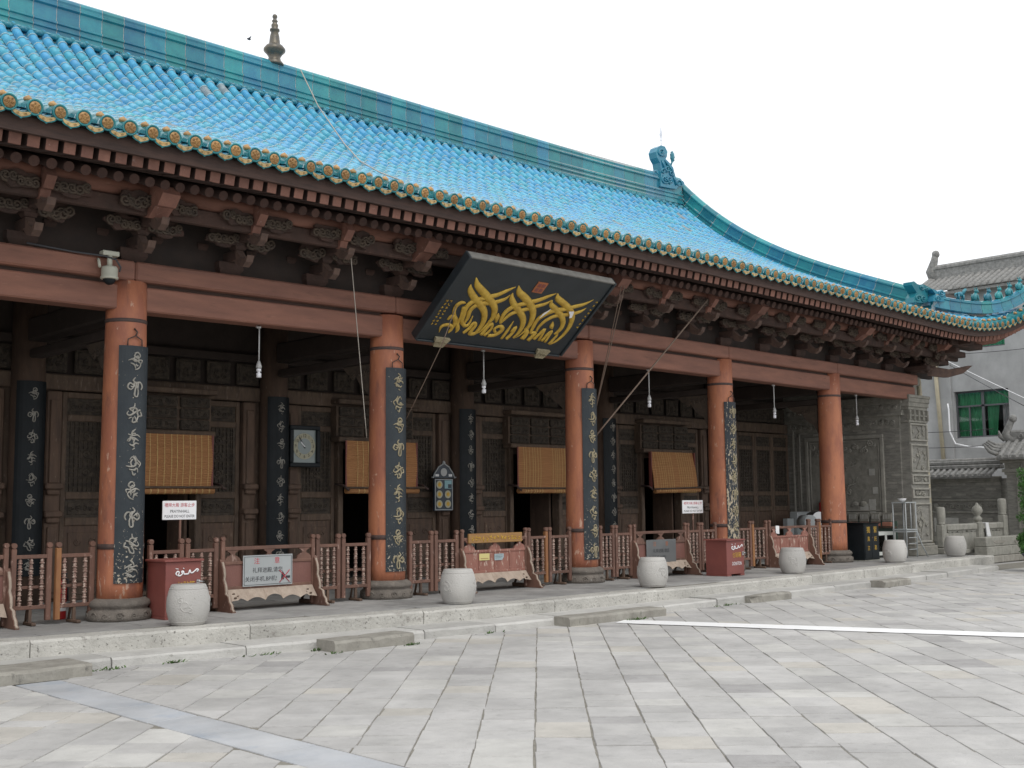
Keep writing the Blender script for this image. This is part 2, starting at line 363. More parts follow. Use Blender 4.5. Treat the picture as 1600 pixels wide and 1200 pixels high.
mt['pot']=M('pot_blue',(.03,.045,.085),None,2,.35)
mt['redext']=M('extinguisher_red',(.40,.02,.02),None,1,.35)
mt['glasscab']=M('cabinet_white',(.62,.64,.60),(.54,.56,.52),4,.5)
mt['greenpaint']=M('dado_green',(.10,.15,.12),None,1,.7)
mt['yellowcard']=M('yellow_card',(.62,.54,.22),None,1,.6)
mt['bluecard']=M('blue_grey_card',(.34,.42,.44),None,1,.6)
mt['cloth']=M('white_cloth',(.70,.70,.70),None,1,.9)
mt['darkbrick']=M('dark_brick',(.075,.075,.075),(.05,.05,.05),3,.9,.4,15)
mt['pinkbrick']=M('red_brick',(.42,.19,.13),None,3,.9,.3,40)
mt['clockface']=M('clock_face',(.24,.28,.27),None,1,.25)
mt['dialpale']=M('dial_pale',(.42,.40,.28),None,1,.5)
mt['boardblue']=M('board_navy',(.02,.03,.045),None,1,.4)
mt['cyanpaper']=M('poster_cyan',(.25,.42,.45),None,1,.6)
mt['woodgold']=M('engraved_board',(.34,.19,.06),(.28,.14,.045),6,.5,st=(.5,1,2))
gm=bpy.data.materials.new('window_glass'); gm.use_nodes=True; n_=gm.node_tree.nodes; n_.clear()
_o=n_.new('ShaderNodeOutputMaterial');_m=n_.new('ShaderNodeMixShader');_t=n_.new('ShaderNodeBsdfTransparent');_g=n_.new('ShaderNodeBsdfGlossy');_g.inputs['Roughness'].default_value=.03
_f=n_.new('ShaderNodeFresnel');_f.inputs['IOR'].default_value=1.45
gm.node_tree.links.new(_f.outputs[0],_m.inputs['Fac']);gm.node_tree.links.new(_t.outputs[0],_m.inputs[1]);gm.node_tree.links.new(_g.outputs[0],_m.inputs[2]);gm.node_tree.links.new(_m.outputs[0],_o.inputs['Surface'])
mt['glass']=gm
# ================================================================= ground and terrace
T=.30
def yT(x): return float(np.interp(x,[-12,-2.15,-1,1.6,4.9,9,11.8,18,22.9,24],[-1.6,-1.62,-1.78,-2.14,-2.42,-2.35,-2.33,-2.0,-1.66,-1.6]))
def clip(P,nx,ny,d):
    out=[]
    for i in range(len(P)):
        a=P[i];b=P[(i+1)%len(P)]; da=a[0]*nx+a[1]*ny-d; db=b[0]*nx+b[1]*ny-d
        if da<=0: out.append(a)
        if (da<0)!=(db<0):
            t=da/(da-db); out.append((a[0]+(b[0]-a[0])*t,a[1]+(b[1]-a[1])*t))
    return out
def parea(P): return abs(sum(P[i][0]*P[(i+1)%len(P)][1]-P[(i+1)%len(P)][0]*P[i][1] for i in range(len(P))))/2
# courtyard base (joint bed under the slabs, far paving beyond them)
far=bpy.data.materials.new('far_paving'); far.use_nodes=True
n_=far.node_tree.nodes; l_=far.node_tree.links
g=n_.new('ShaderNodeNewGeometry'); mp=n_.new('ShaderNodeMapping'); mp.inputs['Rotation'].default_value=(0,0,R(45)); l_.new(g.outputs['Position'],mp.inputs['Vector'])
bt=n_.new('ShaderNodeTexBrick'); bt.inputs['Scale'].default_value=1; bt.inputs['Brick Width'].default_value=.65; bt.inputs['Row Height'].default_value=.45; bt.inputs['Mortar Size'].default_value=.008
bt.inputs['Color1'].default_value=(.45,.445,.43,1); bt.inputs['Color2'].default_value=(.39,.385,.37,1); bt.inputs['Mortar'].default_value=(.18,.17,.15,1)
l_.new(mp.outputs[0],bt.inputs['Vector']); l_.new(bt.outputs[0],n_['Principled BSDF'].inputs['Base Color']); n_['Principled BSDF'].inputs['Roughness'].default_value=.9
mb=MB(); mb.box(-400,400,-400,400,-.9,-.012)
court=part('courtyard',mb,far); tag(court,'pale grey stone paved courtyard with slabs laid on the diagonal','courtyard',kind='structure')
mb=MB(); mb.add([(-12,-24,-.008),(44,-24,-.008),(44,-1.2,-.008),(-12,-1.2,-.008)],[(0,1,2,3)])
jb=part('joint_bed',mb,mt['joint'],court)
slabs=[]
def slab_poly(P,gap):
    """jitter corners, subdivide and roughen the edges of a convex slab outline"""
    c=(sum(q[0] for q in P)/len(P),sum(q[1] for q in P)/len(P)); out=[]
    n=len(P)
    for i in range(n):
        a=P[i];b=P[(i+1)%n]; L=math.hypot(b[0]-a[0],b[1]-a[1]); k=max(1,min(4,int(L/.22)))
        for j in range(k):
            t=j/k; x=a[0]+(b[0]-a[0])*t; y=a[1]+(b[1]-a[1])*t
            amp=.007 if j==0 else .005
            x+=random.uniform(-amp,amp); y+=random.uniform(-amp,amp); out.append((x,y))
    return out
def visible(P,m=1.25):
    for q in P:
        r=project((q[0],q[1],0))
        if r and -160*m<r[0]<1600+300*m and 800<r[1]<1200+200*m: return True
    return False
def add_slab(P,gapL,mats,z=None):
    if len(P)<3 or parea(P)<.012 or not visible(P): return
    Q=slab_poly(P,gapL); z=random.gauss(0,.0022) if z is None else z
    tx,ty=random.gauss(0,.003),random.gauss(0,.003); cx=sum(q[0] for q in Q)/len(Q); cy=sum(q[1] for q in Q)/len(Q)
    n=len(Q); V=[];F=[]
    ins=.004
    for (x,y) in Q:
        d=math.hypot(cx-x,cy-y)+1e-6; V.append((x+(cx-x)/d*ins,y+(cy-y)/d*ins,z+tx*(x-cx)+ty*(y-cy)))
    V+=[(x,y,z-.006+tx*(x-cx)+ty*(y-cy)) for x,y in Q]; V+=[(x,y,-.05) for x,y in Q]
    F.append(list(range(n)))
    for i in range(n):
        j=(i+1)%n; F.append([n+i,n+j,j,i]); F.append([2*n+i,2*n+j,n+j,n+i])
    if sum(Q[i][0]*Q[(i+1)%n][1]-Q[(i+1)%n][0]*Q[i][1] for i in range(n))<0: F=[f[::-1] for f in F]
    r=project((cx,cy,0)); size=parea(P)/(r[2]**3) if r and -60<r[0]<1660 and r[1]<1270 else 0
    slabs.append((size,V,F,random.choices(mats,[30,16,9,20,22,3])[0] if len(mats)==6 else mats[0],(cx,cy)))
r2=math.sqrt(.5)
for k in range(-24,96):
    a0=4.74+.45*k; a1=a0+.45; b=-22+random.random()
    while b<34:
        wd=random.choice([.30,.36,.42,.48,.55,.66])*random.uniform(.9,1.12); g1,g2=random.uniform(.003,.0075),random.choice([.002,.004,.006,.009])
        P=[(a0+g1,b+g2),(a1-g1,b+g2),(a1-g1,b+wd-g2),(a0+g1,b+wd-g2)]
        XY=[((a+c)*r2,(c-a)*r2) for a,c in P]
        b+=wd
        XY=clip(XY,0,1,-2.35)                       # up to the steps
        if len(XY)<3: continue
        right=clip(XY,-1,0,1.97); left=clip(XY,1,0,-2.47) # either side of the bluestone band
        add_slab(right,g1,PAVE); add_slab(left,g1,PAVE)
y=-2.9
while y>-16:
    L=random.uniform(.8,1.5); add_slab([(-2.45,y-L+.008),(-1.99,y-L+.008),(-1.99,y),(-2.45,y)],.01,[mt['bluestone']],z=random.gauss(.001,.001)); y-=L
slabs.sort(key=lambda s:-s[0])
for s in slabs[:300]:
    mbs=MB(); mbs.add(s[1],s[2]); part('paving_slab',mbs,s[3],court,base=(s[4][0],s[4][1],0))
mbs=MB(); allm=PAVE+[mt['bluestone']]
for s in slabs[300:]: mbs.add(s[1],s[2],allm.index(s[3]))
tag(part('paving_slabs',mbs,allm,court),kind='stuff')
# painted line
mb=MB(); L0,L1=[Vector(q) for q in ((6.33,-3.42,.009),(8.42,-8.62,.009))]; d=(L1-L0).normalized(); s_=Vector((-d.y,d.x,0))
n=26; V=[];F=[]
for i in range(n+1):
    q=L0+(L1-L0)*(i/n*1.5); w=.255+random.uniform(-.006,.006)
    if i==0: w=.22
    V+=[q-s_*w,q+s_*w]
for i in range(n): F.append([2*i+1,2*i,2*i+2,2*i+3])
mb.add(V,F); tag(part('painted_line',mb,mt['linewhite']),'broad straight white line painted across the courtyard paving','painted line',kind='structure')

# terrace: body + front kerb stones + floor flags
ter=thing('terrace','low grey stone terrace in front of the hall with two long steps','terrace',(7,0,0),kind='structure')
mb=MB(); n=60; xs=[-12+i*(23.35+12)/n for i in range(n+1)]
V=[];F=[]
for x in xs: V+=[(x,yT(x)+.30,T-.012),(x,13,T-.012)]
for i in range(n): F.append([2*i,2*i+2,2*i+3,2*i+1])
mb.add(V,F); part('terrace_bed',mb,mt['joint'],ter)
flags=MB()
def flag(x0,x1,y0,y1):
    g=.004; z=T+random.gauss(0,.0015)-.004
    flags.add([(x0+g,y0+g,z),(x1-g,y0+g,z),(x1-g,y1-g,z),(x0+g,y1-g,z),(x0+g,y0+g,z-.03),(x1-g,y0+g,z-.03),(x1-g,y1-g,z-.03),(x0+g,y1-g,z-.03)],[(0,1,2,3),(4,5,1,0),(5,6,2,1),(6,7,3,2),(7,4,0,3)])
fl=[]
for (ya,yb,st) in ((-2.0,-1.0,1.5),(-1.0,0,1.2),(0,1.0,.9),(1.0,2.0,.9),(2.0,3.5,.9),(3.5,12.9,3)):
    x=-11.5+random.random()
    while x<23.2:
        w=st*random.uniform(.8,1.25); x1=min(x+w,23.3); y0=ya
        if ya==-2.0: y0=max(yT(x),yT(x1))+.42
        if ya==-1.0: pass
        if y0<yb-.05:
            if ya<3 and x>-4:
                f_=MB(); old=flags; flags=f_; flag(x,x1,y0,yb); flags=old; fl.append((f_,(x,y0)))
            else: flag(x,x1,y0,yb)
        x=x1
for f_,(x,y0) in fl: part('floor_slab',f_,mt['terrace'],ter,base=(x,y0,T))
tag(part('floor_slabs',flags,mt['terrace'],ter),kind='stuff')
x=-11.5
while x<23.3:
    w=random.uniform(1.5,2.9); x1=min(x+w,23.4)
    if 23.4-x1<.8: x1=23.4
    m_=MB(); g=.006; y0,y1=yT(x),yT(x1); dz=random.gauss(0,.004)
    n=max(3,int((x1-x)/.28)); V=[];F=[]
    for i in range(n+1):
        t=i/n; xx=x+g+(x1-x-2*g)*t; yy=y0+(y1-y0)*t; j=random.uniform(-.008,.008); e=random.uniform(0,.010)
        V+=[(xx,yy+.43,T+dz),(xx,yy+.022+e,T+dz),(xx,yy+j,T-.022-e+dz),(xx,yy+.006+j*.5,.06)]
    for i in range(n):
        for k in range(3): F.append([4*i+k,4*i+k+1,4*i+4+k+1,4*i+4+k])
    F.append([0,1,2,3][::-1]); F.append([4*n+k for k in range(4)])
    m_.add(V,F); part('kerb_stone',m_,mt['kerb'],ter,base=(x,y0,0)); x=x1
# lower step
def yS(x): return yT(x)-.62-.1*math.sin(x*.4)*.3
x=-11.8
while x<21.9:
    w=random.uniform(1.1,2.6); x1=min(x+w,22.0)
    if 22.0-x1<.6: x1=22.0
    m_=MB(); g=.008; y0,y1=yS(x),yS(x1); zt=.115+random.gauss(0,.006); n=max(3,int((x1-x)/.26)); V=[];F=[]
    for i in range(n+1):
        t=i/n; xx=x+g+(x1-x-2*g)*t; yy=y0+(y1-y0)*t; j=random.uniform(-.012,.012); e=random.uniform(0,.014)
        V+=[(xx,yT(xx)+.05,zt),(xx,yy+.02+e,zt),(xx,yy+j,zt-.02-e),(xx,yy+j*.6,-.04)]
    for i in range(n):
        for k in range(3): F.append([4*i+k,4*i+k+1,4*i+4+k+1,4*i+4+k])
    F.append([3,2,1,0]); F.append([4*n+k for k in range(4)])
    m_.add(V,F); part('step_stone',m_,mt['step'],ter,base=(x,y0,0)); x=x1
# loose stepping blocks in front of the steps
BL=[(-4.0,-1.62,-2.86,'long dark weathered stepping block at the far left foot of the steps'),
    (1.28,2.52,-3.22,'weathered grey stepping block with weeds at its foot, before the grey notice screen'),
    (5.30,7.50,-3.36,'long stone stepping block where the white line begins, below the name plaque'),
    (10.26,11.46,-3.12,'short stepping block with a broken left corner, in front of the dark grey notice'),
    (14.95,16.10,-3.06,'pale stepping block farthest right along the foot of the steps')]
for x0,x1,y0,lab in BL:
    m_=MB(); n=8; yb=yS((x0+x1)/2)-.002; V=[];F=[]
    for i in range(n+1):
        t=i/n; xx=x0+(x1-x0)*t; j=random.uniform(-.02,.02); e=random.uniform(.004,.02); zt=.135+random.uniform(-.006,.006)
        if 'broken' in lab and i<2: j+=.09-.045*i; zt-=.012
        V+=[(xx,yb,zt),(xx,y0+.02+e,zt),(xx,y0+j,zt-.02-e),(xx,y0+j*.5,.0),(xx,yb,.0)]
    for i in range(n):
        for k in range(4): F.append([5*i+k,5*i+k+1,5*i+5+k+1,5*i+5+k])
    F.append([4,3,2,1,0]); F.append([5*n+k for k in range(5)])
    m_.add(V,F); o=part('stepping_block',m_,mt['block'],None,base=((x0+x1)/2,(y0+yb)/2,0)); tag(o,lab,'stone block',group='stone stepping blocks along the foot of the steps')
# weeds along the step foot
m_=MB()
for cx,cy,rr,nn in ((1.30,-2.84,.12,46),(2.40,-3.27,.10,30),(-.55,-2.52,.14,30),(.6,-2.7,.25,22),(6.7,-3.40,.18,34),(1.22,-3.24,.1,14),(-1.3,-2.5,.2,20),(9.6,-3.0,.3,24),(4.0,-3.05,.3,16)):
    for i in range(int(nn*1.2)):
        a=random.uniform(0,6.28); q=rr*random.random(); x=cx+q*math.cos(a)*1.4; y_=cy+q*math.sin(a)*.3-.03; h=random.uniform(.01,.045); b=random.uniform(0,6.28); w=.012
        dx,dy=math.cos(b)*w,math.sin(b)*w; lx,ly=random.uniform(-.03,.03),random.uniform(-.04,.01)
        m_.add([(x-dx,y_-dy,.002),(x+dx,y_+dy,.002),(x+lx+dx,y_+ly+dy,h*.7),(x+lx*1.6,y_+ly*1.6,h)],[(0,1,2,3)])
tag(part('weeds',m_,mt['moss']),'small green weeds growing in cracks at the foot of the steps','weeds',kind='stuff')
# ================================================================= prayer hall
hall=thing('prayer_hall','long timber prayer hall with turquoise glazed roof and orange-red columns','hall',(6.87,0,T))
CX=[-4.55,0.0,4.53,9.2,13.74,18.24]; XE=21.95
# ---- columns
m_=MB(); m_.lathe([(.302,.26),(.302,.5),(.296,1.6),(.286,3.0),(.274,4.0),(.268,4.6)],n=32); colm=m_.mesh('column',mt['column'])
m_=MB(); pr=[(.40,0),(.40,.13),(.385,.15),(.37,.155),(.385,.17),(.405,.19),(.405,.215),(.39,.24),(.35,.285),(.30,.29)]
m_.lathe([(.42,0),(.425,.05),(.41,.13),(.375,.15),(.375,.165),(.40,.185),(.41,.21),(.395,.25),(.345,.285),(.30,.29)],n=32)
for i in range(14):
    a=2*PI*i/14
    for j,(aa,bb) in enumerate(spiral(0,0,.05,1.4,0,1 if i%2 else -1,8)): pass
    pts=[((.418)*math.cos(a+u/.42),(.418)*math.sin(a+u/.42),.072+v) for u,v in spiral(0,0,.052,1.4,0,1 if i%2 else -1,9)]
    m_.tube(pts,.011,5)
basem=m_.mesh('stone_base',mt['stonebase'])
def band(r,h): 
    b=MB(); b.lathe([(r-.004,0),(r+.008,.003),(r+.008,h-.003),(r-.004,h)],n=32); return b.mesh('iron_band',mt['iron'])
b1=band(.273,.055); b2=band(.300,.075)
for x in CX:
    c=inst('column',colm,hall,(x,0,T),(0,0,random.uniform(0,6)))
    ORG[c.name]=Vector((x,0,T)); 
    inst('stone_base',basem,c,(x,0,T)); inst('iron_band',b1,c,(x,0,T+4.02)); inst('iron_band',b2,c,(x,0,T+.94))
# ---- beams per bay
ends=[-9.1]+CX+[22.35]
zb={-9.1:0,-4.55:0,0:0,4.53:.035,9.2:.035,13.74:.015,18.24:-.01,22.35:-.03}
def slope_box(x0,x1,y0,y1,z0,z1,d0,d1,c,mat,name,parent):
    m=MB(); vs,fs=chamf(x0,x1,y0,y1,z0,z1,c)
    vs=[(v[0],v[1],v[2]+d0+(d1-d0)*(v[0]-x0)/(x1-x0)) for v in vs]; m.add(vs,fs); return part(name,m,mat,parent,base=((x0+x1)/2,0,z0))
for a,b in zip(ends[:-1],ends[1:]):
    slope_box(a+.2,b-.2 if b<22 else b,-.17,.17,4.50,4.845,zb[a],zb[b],.02,mt['beam'],'lower_beam',hall)
    slope_box(a+.003,b-.003,-.27,.27,4.90,5.17,zb[a],zb[b],.025,mt['beam'],'upper_beam',hall)
    slope_box(a+.2,b-.2 if b<22 else b,-.12,.12,4.80,4.95,zb[a],zb[b],.0,mt['fascia'],'beam_filler',hall)
# ---- eave geometry
XS=[-12,-2.4,1.4,6.5,10.5,17.5,21,22.5,24,25.2,26.4]; ZS=[6.38,6.38,6.42,6.43,6.43,6.34,6.26,6.27,6.48,6.90,7.55]
def _sm(x,xs,zs):
    return sum(float(np.interp(x+d,xs,zs)) for d in (-.5,-.25,0,.25,.5))/5
def ze(x): return _sm(x,XS,ZS)
def ye(x): return -2.0-.35*max(0,(x-22.5)/3.9)**2
def zr(x,y):
    s=y+2.0; d=ze(x)-6.38
    return 6.38+.37*s+.00022*max(s,0)**4+d*math.exp(-max(s,0)/1.6)
def slope(x,y): return (zr(x,y+.01)-zr(x,y-.01))/.02
def xch(y): return 21.55+.5*(6.9-y)/7.75         # gable ridge line
YCH=-.85; YR=6.85
def ytop(x):
    if x<=21.5: return YR
    if x<=22.05: return max(YCH,6.9-(x-21.55)/.5*7.75)
    return YCH+.12-(x-22.05)*.30
XL=-6.6
# ---- roof sheathing
m_=MB()
def rgrid(xa,xb,nx,ny,yt):
    V=[];F=[]
    for i in range(nx+1):
        x=xa+(xb-xa)*i/nx; y0=ye(x)+.07; y1=max(yt(x),y0+.2)
        for j in range(ny+1):
            y=y0+(y1-y0)*j/ny; V.append((x,y,zr(x,y)-.11))
    for i in range(nx):
        for j in range(ny):
            a=i*(ny+1)+j; F.append((a,a+ny+1,a+ny+2,a+1))
    m_.add(V,F)
rgrid(-9.2,21.6,60,28,lambda x:YR); rgrid(21.6,22.1,4,28,lambda x:6.9-(x-21.6)/.5*7.7); rgrid(22.1,26.1,14,6,lambda x:YCH+.1-(x-22.05)*.3)
# side and back slopes behind the ridges
V=[(21.5,YR+.1,10.9),(21.5,14.5,6.4),(-9.2,YR+.1,10.9),(-9.2,14.5,6.4),(22.15,-.85,6.55),(25.6,3,6.2),(25.6,14.5,6.2),(22.1,9,7.7),(22.1,3,7.7),(26.1,-2.1,7.0)]
m_.add(V,[(0,2,3,1),(4,9,5,8),(5,6,7,8),(8,7,0)],0)
roof=part('roof',m_,mt['teal'],hall)
# ---- barrel tiles
def tile_mesh(L=.43,r=.093):
    m=MB(); n=7
    secs=[(0,r*1.0,.004),(.004,r*1.035,.006),(.014,r*1.035,.006),(.0145,r*1.0,.004),(L*.5,r*.97,.0),(L,r*.93,-.006)]
    V=[];F=[];I=[]
    for s_,rr,lift in secs:
        for k in range(n+1):
            a=PI*k/n; V.append((rr*math.cos(a),s_,rr*math.sin(a)*1.05+lift-.012))
    for i in range(len(secs)-1):
        for k in range(n):
            m.F.append([i*(n+1)+k+1,i*(n+1)+k,(i+1)*(n+1)+k,(i+1)*(n+1)+k+1][::-1]); m.I.append(1 if i<2 else 0); m.S.append(True)
    m.F.append(list(range(n+1))); m.I.append(1); m.S.append(False)
    m.V=V; return m
TM=tile_mesh(); tmesh=[TM.mesh('roof_tile',[g_,mt['ring']]) for g_ in GLZ+[mt['teal_front']]]
STEP=.39; rows=[]; x=-2.40-.29*14
while x<26.2: rows.append(x); x+=.29
tiles=[]; discs=[]
for rx in rows:
    y=ye(rx)+.0; i=0; top=ytop(rx)
    wob=random.uniform(-.012,.012); ph=random.uniform(-.05,.05)
    while y<top-.02:
        sl_=slope(rx,y); c=math.cos(math.atan(sl_)); yn=y+STEP*c+(ph if i==0 else 0)
        yn=min(yn,top+.05); sl_=(zr(rx,yn)-zr(rx,y))/(yn-y); th=math.atan(sl_)
        jx=random.gauss(0,.006)+wob*math.sin(y*.8); g_=5 if i==0 else random.choices([0,1,2,3,4],[34,32,13,20,1.3])[0]
        p_=Vector((rx+jx,y,zr(rx,y)+random.gauss(0,.003)))
        tiles.append([p_,th+random.gauss(0,.008),random.gauss(0,.012),g_,rx,i]); y=yn; i+=1
def tsize(t):
    r=project(t[0]+Vector((0,.15,.1)))
    if not r or r[0]<-20 or r[0]>1620 or r[1]<-15: return 0
    return 1/r[2]**2*(.55+.45*abs((t[0]-CAMP).normalized().y))
for t in tiles: t.append(tsize(t))
order=sorted(range(len(tiles)),key=lambda i:-tiles[i][6]); single=set(order[:300])
rest=MB()
for i,t in enumerate(tiles):
    if i in single: inst('roof_tile',tmesh[t[3]],roof,t[0],(t[1],t[2]*.3,t[2]))
    else:
        Mx=Matrix.Translation(t[0])@Euler((t[1],t[2]*.3,t[2])).to_matrix().to_4x4()
        b=len(rest.V); rest.V+=[tuple(Mx@Vector(v)) for v in TM.V]; rest.F+=[[b+k for k in f] for f in TM.F]; rest.I+=[6 if q else t[3] for q in TM.I]; rest.S+=TM.S
tag(part('roof_tiles',rest,GLZ+[mt['teal_front'],mt['ring']],roof),kind='stuff')
# ---- pan tiles
pan=MB()
for i in range(len(rows)-1):
    xa=rows[i]; xm=xa+.145; top=ytop(xm); y=ye(xm)+.02
    while y<top-.02:
        c=math.cos(math.atan(slope(xm,y))); yn=min(y+.19*c,top+.03); V=[]
        for yy,lf in ((y,.016),(yn,-.004)):
            for k in range(5):
                u=-1+k*.5; V.append((xm+u*.105,yy,zr(xm,yy)-.045+.055*u*u+lf-.02))
        V+=[(v[0],v[1],v[2]-.014) for v in V[:5]]
        b=len(pan.V); pan.V+=V; g_=random.choices([0,1,2,3],[3,3,1,2])[0]
        for k in range(4):
            pan.F.append([b+k,b+k+1,b+5+k+1,b+5+k]); pan.I.append(g_); pan.S.append(True)
            pan.F.append([b+10+k,b+10+k+1,b+k+1,b+k]); pan.I.append(4); pan.S.append(False)
        y=yn
tag(part('pan_tiles',pan,GLZ[:4]+[mt['mortar']],roof),kind='stuff')
# ---- eave end discs, drip tiles, nail caps
m_=MB(); n=20
m_.lathe([(.0,-.0),(.097,.0),(.097,.035),(.083,.038),(.076,.028),(.0,.028)],n=n)
for i in range(len(m_.F)):
    pass
m2=MB(); m2.lathe([(0,.0),(.072,.0),(.066,.012),(.03,.014),(0,.016)],(0,0,.026),n=16,mi=1)
for k in range(6):
    a=k*PI/3+.3; m2.tube([(.042*math.cos(a)+u,.042*math.sin(a)+v,.044) for u,v in spiral(0,0,.017,1.1,a,1,7)],.006,4,1)
m2.tube([(u,v,.046) for u,v in spiral(0,0,.026,1.5,0,1,10)],.007,5,1)
m_.join(m2); discm=m_.xf(Matrix.Rotation(R(90),4,'X')).mesh('eave_disc',[mt['teal_front'],mt['goldglaze']])
# drip tile: shield hanging from the pan
out=[(-.125,.045),(-.122,.0),(-.10,-.035),(-.06,-.055),(-.02,-.066),(0,-.082),(.02,-.066),(.06,-.055),(.10,-.035),(.122,.0),(.125,.045),(.065,.012),(0,.0),(-.065,.012)]
m_=MB(); m_.prism([(a,0,b) for a,b in out],(0,.016,0),0)
inn=[(-.110,.022),(-.105,.0),(-.085,-.026),(-.05,-.043),(0,-.060),(.05,-.043),(.085,-.026),(.105,.0),(.110,.022),(.06,.004),(0,-.008),(-.06,.004)]
m_.prism([(a,-.008,b) for a,b in inn],(0,.012,0),1)
for s_ in (-1,1): m_.tube([(s_*.042+u,-.011,-.022+v) for u,v in spiral(0,0,.018,1.2,0,s_,7)],.005,4,1)
dripm=m_.mesh('drip_tile',[mt['teal_front'],mt['goldpale']])
m_=MB(); m_.lathe([(.035,-.02),(.045,.0),(.056,.015),(.05,.03),(.045,.04),(.028,.052),(.010,.062),(.004,.068)],n=9); capm=m_.mesh('nail_cap',[mt['goldglaze']])
for rx in rows:
    if rx<-4.2: continue
    y=ye(rx); z=zr(rx,y)+.012; th=math.atan(slope(rx,y+.1))
    inst('eave_disc',discm,roof,(rx,y,z+.01),(th*.5+random.gauss(0,.03),random.gauss(0,.5),random.gauss(0,.03)))
    if rx<rows[-1]-.1: 
        xm=rx+.145; inst('drip_tile',dripm,roof,(xm,ye(xm)-.012,zr(xm,ye(xm))-.06),(.18+random.gauss(0,.03),math.atan((ze(xm+.1)-ze(xm-.1))/.2)*-1,random.gauss(0,.03)))
    if random.random()<.93:
        y2=y+.20; inst('nail_cap',capm,roof,(rx,y2,zr(rx,y2)+.080),(th,0,0))
# ---- main ridge blocks
RB=[(-.17,-.02),(-.17,.05),(-.13,.07),(-.13,.12),(-.16,.14),(-.16,.17),(-.12,.19),(-.12,.25),(-.155,.27),(-.155,.31),(-.105,.335),(-.105,.60),(-.15,.63),(-.15,.66),(-.12,.68),(-.12,.72),(-.13,.76),(-.10,.82),(-.05,.86)]
prof=RB+[(-a,b) for a,b in RB[::-1]]
x=0.67-.46*16; i=0; ridgem=[]
while x<21.45:
    x1=min(x+.462,21.5); m_=MB(); zb0=11.0+.02*math.sin(x*.5)
    f0=lambda xx: 11.03+.10*max(0,(xx-15)/6.5)**2+max(0,(-xx)*.0)
    pts=[(x+.009,6.98,f0(x)),(x1-.009,6.98,f0(x1))]
    # mortar shows in the joint, so each block stands free by a few mm
    m_.sweep([(-a,b) for a,b in prof],pts,mi=0)
    part('ridge_block',m_,mt[random.choice(['teal','teal','teal_blue'])],roof,base=(x,6.98,11.03)); x=x1; i+=1
m_=MB(); m_.sweep([(a*.93,b if 0<b<.85 else max(0,b-.012)) for a,b in [(-q,w) for q,w in prof]],[(-6.7,6.98,11.03),(15,6.98,11.03),(21.5,6.98,11.12)],mi=0)
part('ridge_mortar',m_,mt['mortar'],roof)
m_=MB()
for rx in rows:
    if rx>21.4: break
    m_.tube([(rx+.07,6.74,zr(rx,6.74)+.06),(rx+.145,6.70,zr(rx,6.7)+.10),(rx+.22,6.74,zr(rx,6.74)+.06)],.055,7)
    m_.tube([(rx-.09,6.76,zr(rx,6.76)+.07),(rx+.38,6.76,zr(rx,6.76)+.07)],.06,7)
tag(part('ridge_gutter_tiles',m_,mt['teal'],roof),kind='stuff')
# ---- gable ridge (descends beside the last tile row) and hip ridge
GP=[(-.15,-.06),(-.15,.05),(-.12,.07),(-.12,.11),(-.15,.13),(-.15,.16),(-.11,.18),(-.11,.36),(-.145,.385),(-.145,.42),(-.10,.46),(-.05,.50)]
gprof=GP+[(-a,b) for a,b in GP[::-1]]
y=7.35
while y>YCH+.05:
    y1=max(YCH,y-.47); m_=MB(); k=3; pts=[]
    for j in range(k+1):
        yy=y-.010+(y1+.010-y+.010)*j/k; pts.append((xch(yy)+.12,yy,zr(xch(yy),yy)+.03))
    m_.sweep(gprof,pts); part('gable_ridge_block',m_,mt[random.choice(['teal','teal','teal_blue'])],roof,base=pts[0]); y=y1
m_=MB(); pts=[(xch(yy)+.12,yy,zr(xch(yy),yy)+.03) for yy in np.linspace(7.35,YCH,16)]
m_.sweep([(a*.93,b if 0<b<.49 else max(-.03,b-.012)) for a,b in gprof],pts); part('gable_ridge_mortar',m_,mt['mortar'],roof)
HP=[(-.12,-.08),(-.12,.02),(-.10,.03),(-.10,.16),(-.13,.18),(-.13,.21),(-.09,.22),(-.09,.25),(-.03,.28)]
hprof=HP+[(-a,b) for a,b in HP[::-1]]
def hipp(t): 
    x=22.0+t*4.3; yy=YCH+.10-(x-22.05)*.30; return Vector((x,yy,zr(x,max(yy,ye(x)))+.22+.35*max(0,t-.55)**2*2))
for i in range(11):
    pts=[hipp((i+q/3)/11+(.002 if q==0 else 0)-(.002 if q==3 else 0)) for q in range(4)]
    m_=MB(); m_.sweep(hprof,pts); part('hip_ridge_block',m_,mt[['teal_blue','teal'][i%2]],roof,base=pts[0])
m_=MB(); m_.sweep([(a*.9,b-.015 if b>.2 else b) for a,b in hprof],[hipp(i/20) for i in range(21)]); part('hip_ridge_mortar',m_,mt['mortar'],roof)
# ---- finial at ridge centre
m_=MB(); m_.lathe([(.26,-.05),(.27,.0),(.19,.10),(.165,.2),(.22,.30),(.31,.40),(.31,.46),(.24,.56),(.17,.60),(.16,.62),(.135,.86),(.10,1.0),(.14,1.03),(.14,1.08),(.085,1.12),(.10,1.18),(.10,1.22),(.065,1.27),(.065,1.30),(.09,1.34),(.055,1.38),(.05,1.42),(.075,1.47),(.06,1.53),(.0,1.57)],(0,0,0),n=20); m_=m_.xf(Matrix.Translation((6.66,6.98,11.84))@Matrix.Diagonal((.8,.8,.76,1)))
part('ridge_finial',m_,mt['brass'],roof,base=(6.95,6.98,11.8))
